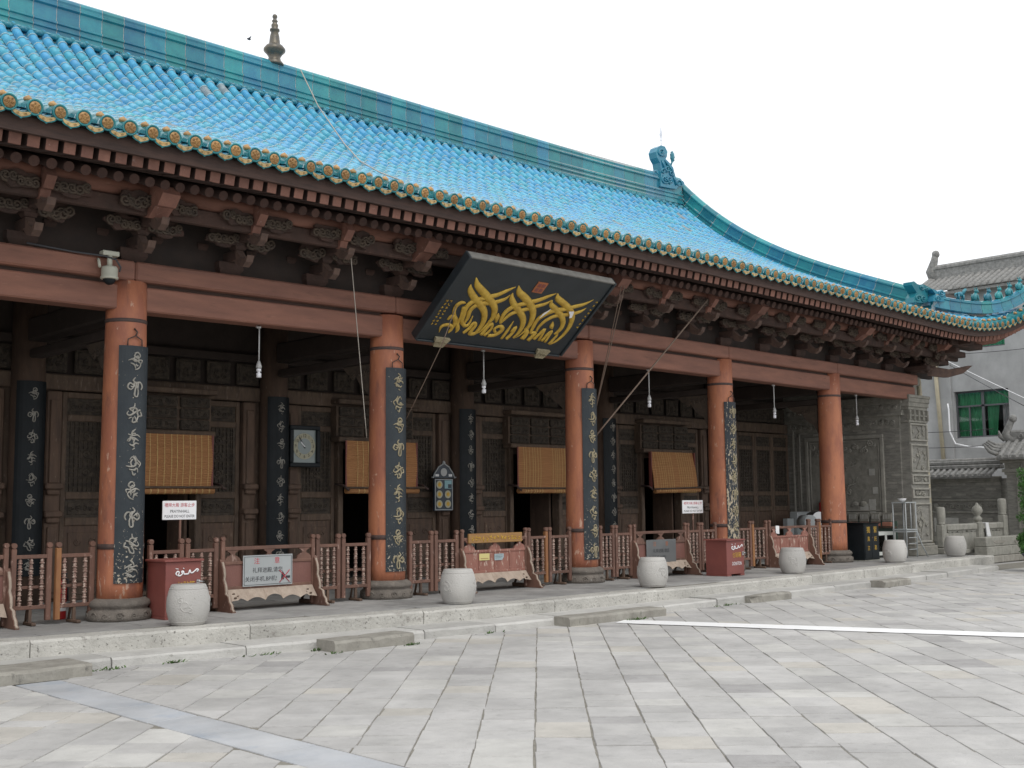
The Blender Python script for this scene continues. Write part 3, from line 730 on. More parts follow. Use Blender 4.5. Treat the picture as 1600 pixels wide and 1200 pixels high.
# ---- dragon ornament at ridge end (chiwen): outlines set in the ridge's own plane
def pxplane(px,py,yv):
    d=fw+rt*((px-800)/FPX)-up*((py-600)/FPX); t=(yv-CAMP.y)/d.y; return CAMP+d*t
def pxplx(px,py,xv):
    d=fw+rt*((px-800)/FPX)-up*((py-600)/FPX); t=(xv-CAMP.x)/d.x; return CAMP+d*t
def outline(pts,ox,oy,s,yv,th): 
    P=[pxplane(ox+a/s,oy+b/s,yv) for a,b in pts]; m=MB(); m.prism(P[::-1],(0,th,0)); return m
yc=6.80
m_=outline([(320,1010),(330,760),(312,640),(268,560),(250,470),(280,400),(330,370),(390,390),(430,470),(420,550),(402,582),(470,650),(520,720),(540,800),(568,900),(610,932),(670,925),(695,960),(680,1000),(600,1012),(570,1050),(500,1045)],1000,190,10,yc,.30)
m_.join(outline([(250,770),(262,750),(330,785),(330,850),(265,800)],1000,190,10,yc+.05,.2))
def spx(cx,cy,r,tw,sg=1,y=yc-.01,rad=.03,ox=1000,oy=190,s=10):
    m_.tube([pxplane(ox+(cx+u*r)/s,oy+(cy+v*r)/s,y) for u,v in spiral(0,0,1,tw,.5,sg,12)],rad,5)
spx(340,470,70,1.2); spx(400,900,70,1.5); spx(370,770,50,1.4,-1); spx(460,900,55,1.3); spx(430,730,50,1.2); spx(600,960,55,1.2,-1); spx(500,800,45,1.3)
for (a,b,c,d) in ((340,600,380,760),(390,600,440,720),(440,660,520,830),(360,840,470,980),(520,850,560,1000)): m_.tube([pxplane(1000+a/10,190+b/10,yc-.01),pxplane(1000+(a+c)/20+1.5,190+(b+d)/20,yc-.03),pxplane(1000+c/10,190+d/10,yc-.01)],[.02,.035,.015],5)
orn=part('ridge_dragon',m_,mt['teal_blue'],roof,base=pxplane(1045,290,yc))
# second little fan ornament and silver spike
m_=MB(); c=pxplane(1050.5,245,yc+.15); m_.ball(c,.17,10,7,0,(.55,.35,1)); m_.tube([c-Vector((0,0,.12)),pxplane(1048,259,yc+.15)],.03,6)
for k in range(9):
    a=k*2*PI/9; m_.ball(c+Vector((.09*math.cos(a),0,.16*math.sin(a))),.03,6,4)
part('ridge_fan_ornament',m_,mt['teal'],roof,base=c)
m_=MB(); c=pxplane(1033,227,yc+.15); m_.lathe([(.012,0),(.014,.12),(.04,.16),(.02,.2),(.06,.32),(.055,.40),(.012,.58),(0,.64)],c,n=8,sx=1,sy=.5); part('ridge_spike',m_,mt['silver'],roof,base=c)
# ---- dragon heads at the foot of the gable ridge, small beasts along the hip
yd=YCH-.02
m_=outline([(430,270),(455,262),(490,292),(520,300),(548,292),(600,318),(642,342),(620,366),(602,392),(600,472),(570,487),(450,482),(455,430),(482,382),(455,335),(432,300)],1360,400,6.667,yd,.24)
for (cx,cy,r,sg) in ((540,325,28,1),(500,440,40,-1),(555,440,35,1),(590,345,22,1)): spx(cx,cy,r,1.3,sg,yd-.01,.02,1360,400,6.667)
m_.ball(pxplane(1360+540/6.667,400+325/6.667,yd-.03),.035,8,5)
part('dragon_head',m_,mt['teal'],roof,base=pxplane(1435,465,yd))
yd2=yd-.15
m_=outline([(640,345),(660,345),(700,370),(745,350),(782,385),(780,420),(800,440),(842,462),(820,476),(788,462),(770,475),(655,470),(660,420),(680,395)],1360,400,6.667,yd2,.2)
for (cx,cy,r,sg) in ((740,385,34,1),(700,440,30,-1)): spx(cx,cy,r,1.5,sg,yd2-.01,.022,1360,400,6.667)
part('dragon_head',m_,mt['teal_blue'],roof,base=pxplane(1467,468,yd2))
def beast(kind):
    m=MB()
    if kind==0:   # standing horse-like
        m.ball((0,0,.16),.075,8,6,0,(1.7,.8,.9)); m.tube([(.1,0,.18),(.17,0,.27),(.24,0,.30)],[.05,.045,.03],6); m.ball((.21,0,.30),.04,7,5,0,(1.4,.8,.9))
        for a,b in ((.09,.03),(.09,-.03),(-.09,.03),(-.09,-.03)): m.tube([(a,b,.14),(a+.01,b,0)],[.03,.02],6)
        m.tube([(-.12,0,.18),(-.19,0,.15),(-.2,0,.06)],[.025,.025,.01],5)
    else:         # seated beast
        m.tube([(-.05,0,.02),(-.03,0,.13),(.02,0,.22)],[.085,.075,.055],8); m.ball((.05,0,.29),.06,8,6,0,(1.15,.85,.95)); m.ball((.11,0,.28),.03,6,5)
        for b in (.035,-.035): m.tube([(.04,b,.19),(.08,b,.08),(.08,b,0)],[.03,.024,.022],6); m.tube([(.03,b,.34),(.02,b,.39)],[.02,.006],5)
        m.tube([(-.1,0,.04),(-.15,0,.12),(-.12,0,.2)],[.03,.025,.008],5); m.box(-.12,.13,-.06,.06,-.03,.01)
    return m.mesh('roof_beast',mt['teal'])
BM=[beast(0),beast(1)]
for i,t in enumerate((.30,.43,.54,.64,.735,.83)):
    q=hipp(t)+Vector((0,0,.27)); inst('roof_beast',BM[0 if i==0 else 1],roof,q,(0,-.1 if t>.6 else 0,-.29))
# ---- fascia boards, rafters
m_=MB(); n=70; V=[];F=[]
for i in range(n+1):
    x=-9+(26.0+9)*i/n; y=ye(x)+.10; z=zr(x,ye(x))
    V+=[(x,y,z-.05),(x,y,z-.26),(x,y+.06,z-.26),(x,y+.06,z-.05)]
for i in range(n):
    for k in range(4): F.append((4*i+k,4*i+(k+1)%4,4*i+4+(k+1)%4,4*i+4+k))
m_.add(V,F); part('fascia_board',m_,mt['fascia'],hall)
m_=MB(); V=[];F=[]     # boarding over the rafters (soffit)
for i in range(n+1):
    x=-9+(26.0+9)*i/n; z=zr(x,ye(x)); y=ye(x)
    V+=[(x,y+.12,z-.235),(x,y+.80,z-.07),(x,y+.82,z-.13),(x,y+3.4,z+.95)]
for i in range(n):
    for k in (0,2): F.append((4*i+k,4*i+k+1,4*i+4+k+1,4*i+4+k))
    F.append((4*i+1,4*i+2,4*i+4+2,4*i+4+1))
m_.add(V,F); part('soffit_boarding',m_,mt['ceiling'],hall)
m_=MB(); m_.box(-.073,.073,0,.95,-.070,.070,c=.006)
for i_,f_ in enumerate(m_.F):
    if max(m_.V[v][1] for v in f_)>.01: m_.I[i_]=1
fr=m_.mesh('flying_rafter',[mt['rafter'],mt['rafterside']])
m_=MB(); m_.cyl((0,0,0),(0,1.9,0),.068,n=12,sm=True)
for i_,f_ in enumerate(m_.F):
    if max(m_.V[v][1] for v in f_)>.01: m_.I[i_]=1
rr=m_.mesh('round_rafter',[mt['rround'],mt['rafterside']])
x=-4.6
while x<25.9:
    z=zr(x,ye(x)); dxr=max(0,(x-22.3)/3.6)*-.45
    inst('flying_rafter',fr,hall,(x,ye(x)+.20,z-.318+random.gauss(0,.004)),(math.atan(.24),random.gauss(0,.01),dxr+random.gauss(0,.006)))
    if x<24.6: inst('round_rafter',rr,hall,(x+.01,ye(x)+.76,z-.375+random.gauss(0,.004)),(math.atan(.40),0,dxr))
    x+=.2145
# lath strip between the two rafter layers
m_=MB(); V=[];F=[]
for i in range(n+1):
    x=-9+(25.4+9)*i/n; z=zr(x,ye(x)); y=ye(x)+.72; V+=[(x,y,z-.235),(x,y,z-.275),(x,y+.05,z-.265),(x,y+.05,z-.225)]
for i in range(n):
    for k in range(4): F.append((4*i+k,4*i+(k+1)%4,4*i+4+(k+1)%4,4*i+4+k))
m_.add(V,F); part('eave_lath',m_,mt['fascia'],hall)
# ---- purlins under the eave
for a,b in zip(ends[:-1],ends[1:]):
    if b>22: b=23.6
    za=ze(a)-6.38; zb_=ze(min(b,22))-6.38
    m_=MB(); m_.cyl((a+.004,-.78,6.00+za),(b-.004,-.78,6.00+zb_),.12,n=16); part('eave_purlin',m_,mt['beam'],hall,base=(a,-.78,6.1))
    slope_box(a+.004,b-.004,-.84,-.72,5.66,5.87,za,zb_,.015,mt['dougong'],'purlin_tie',hall)
    slope_box(a+.004,b-.004,-.06,.06,5.15,6.35,zb[a],zb[ends[ends.index(a)+1]],0,mt['boardwall'],'bracket_wall_board',hall)
# ---- bracket sets
def scroll_panel(w,h,t=.05,seed=1):
    rs=random.Random(seed); m=MB(); P=[]
    n=26
    for i in range(n):
        a=2*PI*i/n; k=1+.13*math.sin(5*a+seed)+.07*math.sin(9*a); P.append((w*.5*math.cos(a)*k,0,h*.5*math.sin(a)*k))
    m.prism(P,(0,t,0))
    for i in range(5):
        cx=(-.36+.18*i)*w; cz=rs.uniform(-.2,.2)*h; r=h*rs.uniform(.24,.36); sg=rs.choice([-1,1])
        m.tube([(u,-.012,v) for u,v in spiral(cx,cz,r,1.6,rs.uniform(0,6),sg,13)],.02,5,1)
    return m
def bracket_set(big):
    A=MB()
    def blk(x,y,z,w,d,h): 
        A.add([(x-w*.36,y-d*.36,z),(x+w*.36,y-d*.36,z),(x+w*.36,y+d*.36,z),(x-w*.36,y+d*.36,z),(x-w*.5,y-d*.5,z+h*.5),(x+w*.5,y-d*.5,z+h*.5),(x+w*.5,y+d*.5,z+h*.5),(x-w*.5,y+d*.5,z+h*.5),
               (x-w*.5,y-d*.5,z+h),(x+w*.5,y-d*.5,z+h),(x+w*.5,y+d*.5,z+h),(x-w*.5,y+d*.5,z+h)],
              [(3,2,1,0),(0,1,5,4),(1,2,6,5),(2,3,7,6),(3,0,4,7),(4,5,9,8),(5,6,10,9),(6,7,11,10),(7,4,8,11),(8,9,10,11)])
    def arm_x(y,z,L,h,d=.11):
        P=[(-L/2,y-d/2,z+h),(-L/2,y-d/2,z+h*.55),(-L/2+.05,y-d/2,z+h*.22),(-L/2+.13,y-d/2,z),(L/2-.13,y-d/2,z),(L/2-.05,y-d/2,z+h*.22),(L/2,y-d/2,z+h*.55),(L/2,y-d/2,z+h)]
        A.prism(P,(0,d,0))
    def arm_y(y0,y1,z,h,d=.12): A.box(-d/2,d/2,y1,y0,z,z+h,c=.01)
    blk(0,0,0,.40,.40,.19)
    arm_x(0,.19,.95,.15); arm_y(.1,-.42,.19,.15)
    for sx in (-.40,.40): blk(sx,0,.34,.17,.17,.09)
    blk(0,-.38,.34,.2,.2,.10)
    arm_x(-.38,.44,.62,.12); arm_x(0,.43,1.15,.13); arm_y(.1,-.80,.44,.15)
    for sx in (-.26,.26): blk(sx,-.38,.56,.15,.15,.08)
    blk(0,-.74,.57,.19,.19,.09)
    arm_x(-.76,.63,.55,.09); arm_y(.1,-1.0,.64,.12)
    B=[]
    for (y,z,w) in ((-.40,.17,.11),(-.78,.42,.11)):   # curled beaks
        m=MB(); P=[(0,y+.06,z+.16),(0,y-.02,z+.17),(0,y-.12,z+.06),(0,y-.23,z-.01),(0,y-.34,z+.04),(0,y-.30,z-.05),(0,y-.2,z-.11),(0,y-.07,z-.08),(0,y+.06,z+.02)]
        m.prism([(w/2,)+q[1:] for q in P],(-w,0,0)); B.append(m)
    nose=MB(); w=.26 if big else .13; s_=1.15 if big else 1
    P=[(0,-.70,.92),(0,-1.02*s_,.86),(0,-1.10*s_,.74),(0,-1.05*s_,.68),(0,-.98*s_,.60),(0,-.92*s_,.60),(0,-.86,.48),(0,-.70,.52)]
    nose.prism([(w/2,)+q[1:] for q in P],(-w,0,0))
    return A,B,nose
BS={}
for big in (0,1):
    A,B,nose=bracket_set(big); BS[big]=(A.mesh('bracket_set',mt['dougong']),[b.mesh('bracket_beak',mt['beak']) for b in B],nose.mesh('bracket_nose',mt['rafter']))
SPN=[scroll_panel(.55,.24,.05,3).mesh('carved_panel',[mt['dougong'],mt['carved']]),scroll_panel(.46,.26,.05,8).mesh('carved_panel',[mt['dougong'],mt['carved']]),scroll_panel(.5,.22,.05,5).mesh('carved_panel',[mt['dougong'],mt['carved']])]
bx=[]
for a,b in zip(CX,CX[1:]+[22.3]):
    L=b-a; k=3
    for j in range(k):
        bx.append((a+L*j/k,1 if j==0 else 0))
bx.append((22.3,1)); bx=[(-1.52,0),(-3.0,0)]+[q for q in bx if q[0]>-.5]
for i,(x,big) in enumerate(bx):
    z=5.17+float(np.interp(x,sorted(zb),[zb[q] for q in sorted(zb)])); q=inst('bracket_set',BS[big][0],hall,(x,0,z))
    for b in BS[big][1]: inst('bracket_beak',b,q,(x,0,z))
    inst('bracket_nose',BS[big][2],q,(x,0,z))
    inst('carved_panel',SPN[i%3],q,(x-.30,-.50,z+.46)); inst('carved_panel',SPN[(i+1)%3],q,(x+.30,-.50,z+.46))
    inst('carved_panel',SPN[(i+2)%3],q,(x-.32,-.92,z+.68)); inst('carved_panel',SPN[i%3],q,(x+.32,-.92,z+.68))
# corner cluster under the upturned eave
m_=MB()
for i in range(4):
    z=5.2+.22*i; r=.5+.42*i; m_.box(22.2,22.3+r,-.10-r*.7,.05-r*.55,z,z+.15,c=.02); m_.box(22.0+.2*i,22.2+.2*i,-.35-r*.75,.2,z+.02,z+.16,c=.02); m_.box(22.0,22.2+r*.9,.1,.3,z,z+.16,c=.02)
part('corner_brackets',m_,mt['dougong'],hall)
m_=MB()
for i in range(6):
    t=i/5; m_.join(scroll_panel(.5,.3,.06,20+i).xf(Matrix.Translation((22.2+.6*t,-.75-.25*math.sin(i*2),5.45+.16*i))@Matrix.Rotation(R(-20+i*9),4,'Z')))
tag(part('corner_carvings',m_,[mt['dougong'],mt['carved']],hall),kind='stuff')
m_=MB(); m_.tube([(22.0,.3,5.9),(23.2,-.75,6.0),(24.4,-1.5,6.22),(25.6,-1.95,6.75),(26.0,-2.1,7.05)],[.15,.15,.14,.12,.1],8,flat=1.2); part('hip_rafter',m_,mt['rafter'],hall)
m_=MB(); P=[(22.5,-.6,5.36),(23.0,-.9,5.28),(23.55,-1.25,5.40),(23.3,-1.1,5.18),(22.9,-.85,5.06),(22.5,-.6,5.10)]
m_.prism(P,(-.06,.10,0)); part('corner_nose',m_,mt['beak'],hall,base=(22.5,-.6,5.2))
# ---- porch ceiling, cross beams, inner shell
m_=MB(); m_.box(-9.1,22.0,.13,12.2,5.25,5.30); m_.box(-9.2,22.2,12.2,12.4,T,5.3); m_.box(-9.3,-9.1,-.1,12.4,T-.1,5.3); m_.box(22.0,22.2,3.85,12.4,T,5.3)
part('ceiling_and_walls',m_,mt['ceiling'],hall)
for x in CX:
    m_=MB(); m_.box(x-.15,x+.15,.28,3.15,4.42,4.78,c=.03); m_.box(x-.11,x+.11,.27,3.15,4.16,4.30,c=.02); part('cross_beam',m_,mt['ceiling'],hall,base=(x,.3,4.4))
    m_=MB(); P=[(x-.07,.30,4.15),(x-.07,1.15,4.15),(x-.07,1.0,4.02),(x-.07,.75,3.95),(x-.07,.62,3.78),(x-.07,.42,3.66),(x-.07,.30,3.45)]; m_.prism(P,(.14,0,0))
    for k in range(4): m_.tube([(x-.075,.42+u+k*.14,4.02-.02*k+v) for u,v in spiral(0,0,.07,1.5,0,1,10)],.014,5)
    part('carved_brace',m_,mt['carved'],hall,base=(x,.3,4.1))
# ---- inner columns and front wall of the hall
YD=3.62
m_=MB(); m_.lathe([(.26,0),(.26,4.9)],n=24); icm=m_.mesh('inner_column',mt['darkwood2'])
CI=[0.0-.0,4.53,9.2,13.74,18.24]
for x in CI: inst('inner_column',icm,hall,(x,3.45,T))
def leaf_mesh(w):
    """carved door leaf, origin bottom centre, facing -y; returns frame and list of (name, mesh, mat)"""
    f=MB(); H=3.32; st=.085
    zs=[0,.10,1.16,1.28,1.56,1.68,2.88,3.0,3.26,3.34]
    f.box(-w/2,-w/2+st,-.035,.035,0,H,c=.01); f.box(w/2-st,w/2,-.035,.035,0,H,c=.01)
    for a,b in ((.0,.12),(1.13,1.26),(1.56,1.68),(2.84,2.95),(3.22,3.32)): f.box(-w/2+st,w/2-st,-.04,.03,a,b,c=.012)
    parts=[]
    p=MB(); wi=w-2*st
    p.box(-wi/2,wi/2,-.005,.015,.12,1.13); p.box(-wi/2+.07,wi/2-.07,-.022,.0,.22,1.02,c=.015)
    for s_ in (-1,1): p.tube([(u,-.024,v) for u,v in spiral(s_*wi*.18,.86,.07,1.2,0,s_,10)],.010,4)
    parts.append(('lower_panel',p,mt['darkwood2']))
    for a,b in ((1.26,1.56),(2.95,3.22)):
        p=MB(); p.box(-wi/2,wi/2,-.005,.015,a,b); p.box(-wi/2+.05,wi/2-.05,-.02,.0,a+.05,b-.05,c=.01)
        for k in range(5): p.tube([(u,-.024,v) for u,v in spiral((-2+k)*wi*.17,(a+b)/2,.05,1.3,k,1 if k%2 else -1,9)],.010,4)
        parts.append(('carved_panel',p,mt['panelwood']))
    l=MB(); a,b=1.68,2.84
    l.box(-wi/2,wi/2,.012,.018,a,b)
    l.box(-wi/2,-wi/2+.05,-.02,.012,a,b); l.box(wi/2-.05,wi/2,-.02,.012,a,b)
    k=int(wi/.075); 
    for i in range(k+1):
        x=-wi/2+wi*i/k; l.box(x-.008,x+.008,-.012,.012,a,b)
    n=int((b-a)/.075)
    for i in range(n+1):
        z=a+(b-a)*i/n; l.box(-wi/2,wi/2,-.010,.010,z-.008,z+.008)
    for zc in (2.0,2.3,2.6):
        l.box(-.11,.11,-.022,.01,zc-.08,zc+.08,c=.02)
        l.tube([(u,-.026,v) for u,v in spiral(0,zc,.085,1.4,0,1,12)],.012,4)
    parts.append(('lattice_panel',l,mt['panelwood']))
    return f,parts
def post_mesh():
    p=MB(); p.box(-.13,.13,-.09,.09,0,3.35,c=.02); p.box(-.075,.075,-.12,-.09,.1,1.15,c=.01); p.box(-.075,.075,-.12,-.09,1.85,3.2,c=.01)
    for z in (1.30,1.75): p.box(-.15,.15,-.19,-.02,z,z+.10,c=.02); p.box(-.11,.11,-.16,-.02,z-.09,z,c=.02)
    return p
LF={}
def leaf(x,y,w,rz=0):
    k=round(w,2)
    if k not in LF:
        f,ps=leaf_mesh(w); LF[k]=(f.mesh('door_leaf',mt['darkwood']),[(n,p.mesh(n,m)) for n,p,m in ps])
    o=inst('door_leaf',LF[k][0],hall,(x,y,T+.08))
    for n,me in LF[k][1]: inst(n,me,o,(x,y,T+.08))
pm=post_mesh().mesh('jamb_post',mt['darkwood2'])
sqp=MB(); sqp.box(-.24,.24,-.03,.02,-.2,.2,c=.02); sqp.box(-.19,.19,-.05,-.03,-.155,.155,c=.015)
rs=random.Random(4)
for k in range(7): sqp.tube([(u,-.055,v) for u,v in spiral(rs.uniform(-.12,.12),rs.uniform(-.1,.1),rs.uniform(.04,.08),1.4,k,1 if k%2 else -1,9)],.012,4)
sqm=sqp.mesh('frieze_panel',mt['panelwood'])
lin=MB(); lin.box(-.28,.28,-.05,.03,-.09,.09,c=.02); lin.box(-.23,.23,-.065,-.05,-.055,.055,c=.012)
for k in range(4): lin.tube([(u,-.068,v) for u,v in spiral(-.17+.115*k,0,.045,1.3,k,1 if k%2 else -1,8)],.010,4)
linm=lin.mesh('lintel_panel',mt['panelwood'])
for a,b in zip([-4.55]+CI,CI+[22.0]):
    xc=(a+b)/2; hw=(b-a)/2
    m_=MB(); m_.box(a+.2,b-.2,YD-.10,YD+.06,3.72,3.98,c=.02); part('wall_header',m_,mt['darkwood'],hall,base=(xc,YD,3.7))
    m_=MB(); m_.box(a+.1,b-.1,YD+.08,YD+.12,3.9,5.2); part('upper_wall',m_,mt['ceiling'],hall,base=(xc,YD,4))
    m_=MB(); m_.box(a+.2,b-.2,YD-.06,YD+.06,T,T+.08,c=.01); part('door_sill',m_,mt['darkwood'],hall,base=(xc,YD,T))
    k=7
    for i in range(k): inst('frieze_panel',sqm,hall,(a+.45+(b-a-.9)*i/(k-1),YD,4.22))
    m_=MB(); m_.box(a+.2,b-.2,YD-.08,YD+.08,4.45,4.6,c=.02); part('wall_header',m_,mt['ceiling'],hall,base=(xc,YD,4.5))
    if b>21:      # end bay: four lattice leaves
        ww=(22.0-.1-18.24-.28)/4
        for i in range(4): leaf(18.24+.28+ww*(i+.5),YD,ww-.01)
        continue
    for s_ in (-1,1):
        inst('jamb_post',pm,hall,(xc+s_*(hw-.46),YD-.03,T+.05)); leaf(xc+s_*(hw-1.05),YD,.86)
        m_=MB(); m_.box(xc+s_*.78-.06,xc+s_*.78+.06,YD-.14,YD+.10,T+.08,3.72,c=.015); part('door_post',m_,mt['darkwood'],hall,base=(xc+s_*.78,YD,T))
        m_=MB(); m_.box(xc+s_*(hw-.30)-.10,xc+s_*(hw-.30)+.10,YD-.02,YD+.04,T+.08,3.72); part('wall_strip',m_,mt['darkwood'],hall,base=(xc+s_*(hw-.3),YD,T))
    m_=MB(); m_.box(xc-.98,xc+.98,YD-.36,YD-.06,3.02,3.12,c=.02); m_.box(xc-.95,xc+.95,YD-.22,YD-.02,3.12,3.72); m_.box(xc-1.0,xc+1.0,YD-.38,YD-.04,3.76,3.86,c=.02); m_.box(xc-.72,xc+.72,YD-.06,YD+.05,2.9,3.02)
    part('door_lintel',m_,mt['darkwood'],hall,base=(xc,YD,3))
    for z in (3.22,3.42,3.62):
        for s_ in (-1,0,1): inst('lintel_panel',linm,hall,(xc+.62*s_,YD-.235,z))
    # half open inner door leaves
    for s_ in (-1,1): m_=MB(); m_.box(xc+s_*.67-.03,xc+s_*.67+.03,YD+.1,YD+.75,T+.05,2.9,c=.01); part('inner_door',m_,mt['darkwood2'],hall,base=(xc+s_*.67,YD+.1,T))
# ================================================================= things in and before the hall
# ---- name plaque
pq=thing('name_plaque','large black hanging name plaque with raised gold calligraphy, tilted forward above the middle bay','plaque',(6.53,-.4,4.53))
PO=Vector((4.84,-.40,4.53)); PU=Vector((1,0,0)); PV=Vector((0,-1.35,1.13)).normalized(); PN=PU.cross(PV)
FRP=Matrix((PU,PV,PN)).transposed().to_4x4(); FRP.translation=PO
m_=MB(); m_.box(0,3.4,0,1.76,-.10,0,c=.01); part('board',m_.xf(FRP),mt['plaque'],pq)
for nm,b,mm in (('top_edge',(-.03,3.43,1.76,1.80,-.13,.02),'greyedge'),('side_edge',(-.05,-.0,-.01,1.80,-.13,.035),'plaque'),('side_edge',(3.40,3.45,-.01,1.80,-.13,.035),'plaque'),('bottom_edge',(0,3.4,-.04,.0,-.13,.03),'plaque')):
    m_=MB(); m_.box(*b,c=.01); part(nm,m_.xf(FRP),mt[mm],pq)

STROKES=[[(0.364,1.405,0.017),(0.486,1.264,0.114),(0.703,1.14,0.143),(0.925,1.014,0.143),(1.127,0.881,0.129),(1.232,0.73,0.114),(1.258,0.594,0.091),(1.234,0.45,0.063),(1.196,0.304,0.029),(1.147,0.255,0.011)],[(0.349,1.254,0.017),(0.409,1.146,0.103),(0.578,1.013,0.131),(0.798,0.886,0.137),(0.986,0.75,0.126),(1.107,0.573,0.114),(1.138,0.409,0.097),(1.113,0.264,0.074),(1.026,0.211,0.034)],[(1.286,1.355,0.014),(1.165,1.255,0.074),(1.028,1.138,0.097),(0.867,1.059,0.109),(0.707,0.98,0.114),(0.604,0.897,0.114),(0.57,0.77,0.103),(0.621,0.615,0.091),(0.677,0.471,0.08),(0.781,0.375,0.04)],[(1.288,1.179,0.014),(1.237,1.076,0.074),(1.107,0.987,0.097),(0.952,0.936,0.103),(0.814,0.902,0.103),(0.71,0.818,0.103),(0.692,0.707,0.091),(0.74,0.577,0.08),(0.751,0.44,0.046)],[(1.33,1.39,0.017),(1.44,1.258,0.126),(1.657,1.155,0.143),(1.885,1.022,0.143),(2.051,0.877,0.131),(2.147,0.69,0.114),(2.17,0.519,0.08),(2.113,0.336,0.029),(2.028,0.252,0.011)],[(1.311,1.224,0.017),(1.366,1.109,0.103),(1.537,0.97,0.126),(1.732,0.859,0.131),(1.923,0.716,0.126),(2.025,0.557,0.109),(2.047,0.386,0.08),(2.005,0.264,0.034)],[(2.258,1.361,0.014),(2.122,1.269,0.074),(1.969,1.161,0.097),(1.799,1.079,0.109),(1.63,0.998,0.109),(1.497,0.908,0.109),(1.442,0.788,0.097),(1.456,0.65,0.08),(1.503,0.544,0.034)],[(2.259,1.206,0.014),(2.185,1.11,0.074),(2.038,1.031,0.091),(1.893,0.953,0.097),(1.722,0.871,0.097),(1.588,0.782,0.091),(1.533,0.661,0.074),(1.516,0.545,0.029)],[(2.285,1.365,0.017),(2.363,1.265,0.114),(2.563,1.182,0.131),(2.802,1.073,0.131),(2.996,0.926,0.126),(3.102,0.733,0.109),(3.124,0.526,0.086),(3.064,0.322,0.063),(2.958,0.218,0.034)],[(2.272,1.208,0.017),(2.314,1.115,0.091),(2.487,1.027,0.12),(2.711,0.915,0.12),(2.891,0.764,0.114),(2.947,0.593,0.097),(2.891,0.466,0.057)],[(3.21,1.362,0.011),(3.066,1.229,0.074),(2.885,1.144,0.097),(2.706,1.059,0.109),(2.507,1.001,0.109),(2.351,0.892,0.109),(2.261,0.735,0.097),(2.285,0.564,0.086),(2.317,0.421,0.063)],[(3.186,1.159,0.011),(3.108,1.06,0.074),(2.954,0.979,0.091),(2.753,0.921,0.097),(2.581,0.867,0.091),(2.46,0.748,0.086),(2.411,0.595,0.074),(2.433,0.466,0.051)],[(0.366,0.181,0.011),(0.332,0.314,0.069),(0.428,0.368,0.074),(0.557,0.331,0.074),(0.564,0.249,0.069),(0.556,0.192,0.017)],[(0.363,0.469,0.04),(0.397,0.555,0.097),(0.502,0.516,0.091),(0.568,0.387,0.074),(0.563,0.221,0.029)],[(0.492,0.866,0.034),(0.394,0.857,0.086),(0.351,0.765,0.08),(0.396,0.636,0.069),(0.509,0.517,0.057)],[(0.506,0.788,0.069),(0.582,0.582,0.057),(0.616,0.422,0.069),(0.7,0.295,0.08),(0.699,0.216,0.017)],[(0.663,0.483,0.057),(0.797,0.391,0.08),(0.849,0.454,0.057),(0.817,0.629,0.017)],[(0.863,0.232,0.074),(0.918,0.351,0.08),(0.939,0.48,0.069),(1.012,0.42,0.074),(1.0,0.25,0.086),(1.116,0.259,0.08),(1.143,0.382,0.046)],[(1.266,0.242,0.091),(1.286,0.415,0.086),(1.323,0.513,0.069),(1.393,0.401,0.063),(1.343,0.232,0.08)],[(1.312,0.756,0.017),(1.349,0.663,0.103),(1.399,0.552,0.023)],[(1.42,0.241,0.08),(1.575,0.281,0.086),(1.638,0.413,0.097),(1.544,0.487,0.074),(1.462,0.41,0.063),(1.549,0.327,0.051)],[(1.763,0.21,0.063),(1.771,0.408,0.069),(1.756,0.635,0.017)],[(1.877,0.218,0.086),(1.914,0.369,0.08),(1.897,0.505,0.08),(1.869,0.392,0.063)],[(2.228,0.268,0.12),(2.23,0.41,0.114),(2.126,0.519,0.063)],[(2.387,0.247,0.097),(2.43,0.43,0.091),(2.322,0.422,0.063)],[(2.504,0.291,0.08),(2.542,0.421,0.08),(2.586,0.551,0.069),(2.641,0.278,0.069)],[(2.715,0.273,0.074),(2.74,0.461,0.074),(2.787,0.512,0.063),(2.812,0.254,0.063)],[(2.937,0.224,0.074),(2.971,0.422,0.063),(2.954,0.504,0.034)],[(2.645,0.744,0.017),(2.689,0.647,0.103),(2.759,0.577,0.023)]]
for st in STROKES: part('brush_stroke',ribbon([st],(PO,PU,PV),.004,8,.42),mt['gold'],pq)
m_=MB(); m_.box(1.69,1.92,1.31,1.54,0,.014); part('seal',m_.xf(FRP),mt['orange'],pq)
m_=MB()
for k in range(4): m_.box(1.72+.095*(k%2),1.79+.095*(k%2),1.34+.10*(k//2),1.41+.1*(k//2),.014,.018)
part('seal_marks',m_.xf(FRP),mt['redbox'],pq)
rs=random.Random(5); m_=MB()
def mark(cx,cy,s):
    for k in range(4):
        a=rs.uniform(-.4,.4)+(PI/2 if k%2 else 0); l=s*rs.uniform(.35,.6); x=cx+rs.uniform(-.3,.3)*s; y=cy+rs.uniform(-.3,.3)*s
        m_.tube([(x-l*.5*math.cos(a),y-l*.5*math.sin(a),.006),(x+l*.5*math.cos(a),y+l*.5*math.sin(a),.006)],.006,4)
for i in range(8):
    for j in (0,1): mark(.10+.085*j+ -.0,.86-.073*i,.05)
for i in range(8): mark(3.32,1.31-.088*i,.055)
tag(part('small_gold_marks',m_.xf(FRP),mt['goldtext'],pq),kind='stuff')
for P in ([(2.22,.81),(2.235,.93),(2.33,1.05),(2.30,.96)],[(2.78,1.05),(2.90,1.07),(2.95,.93),(2.90,.91),(2.86,.98)]):
    m_=MB(); m_.prism([(a,b,.05) for a,b in P],(0,0,.006)); part('paint_peel',m_.xf(FRP),mt['white'],pq)
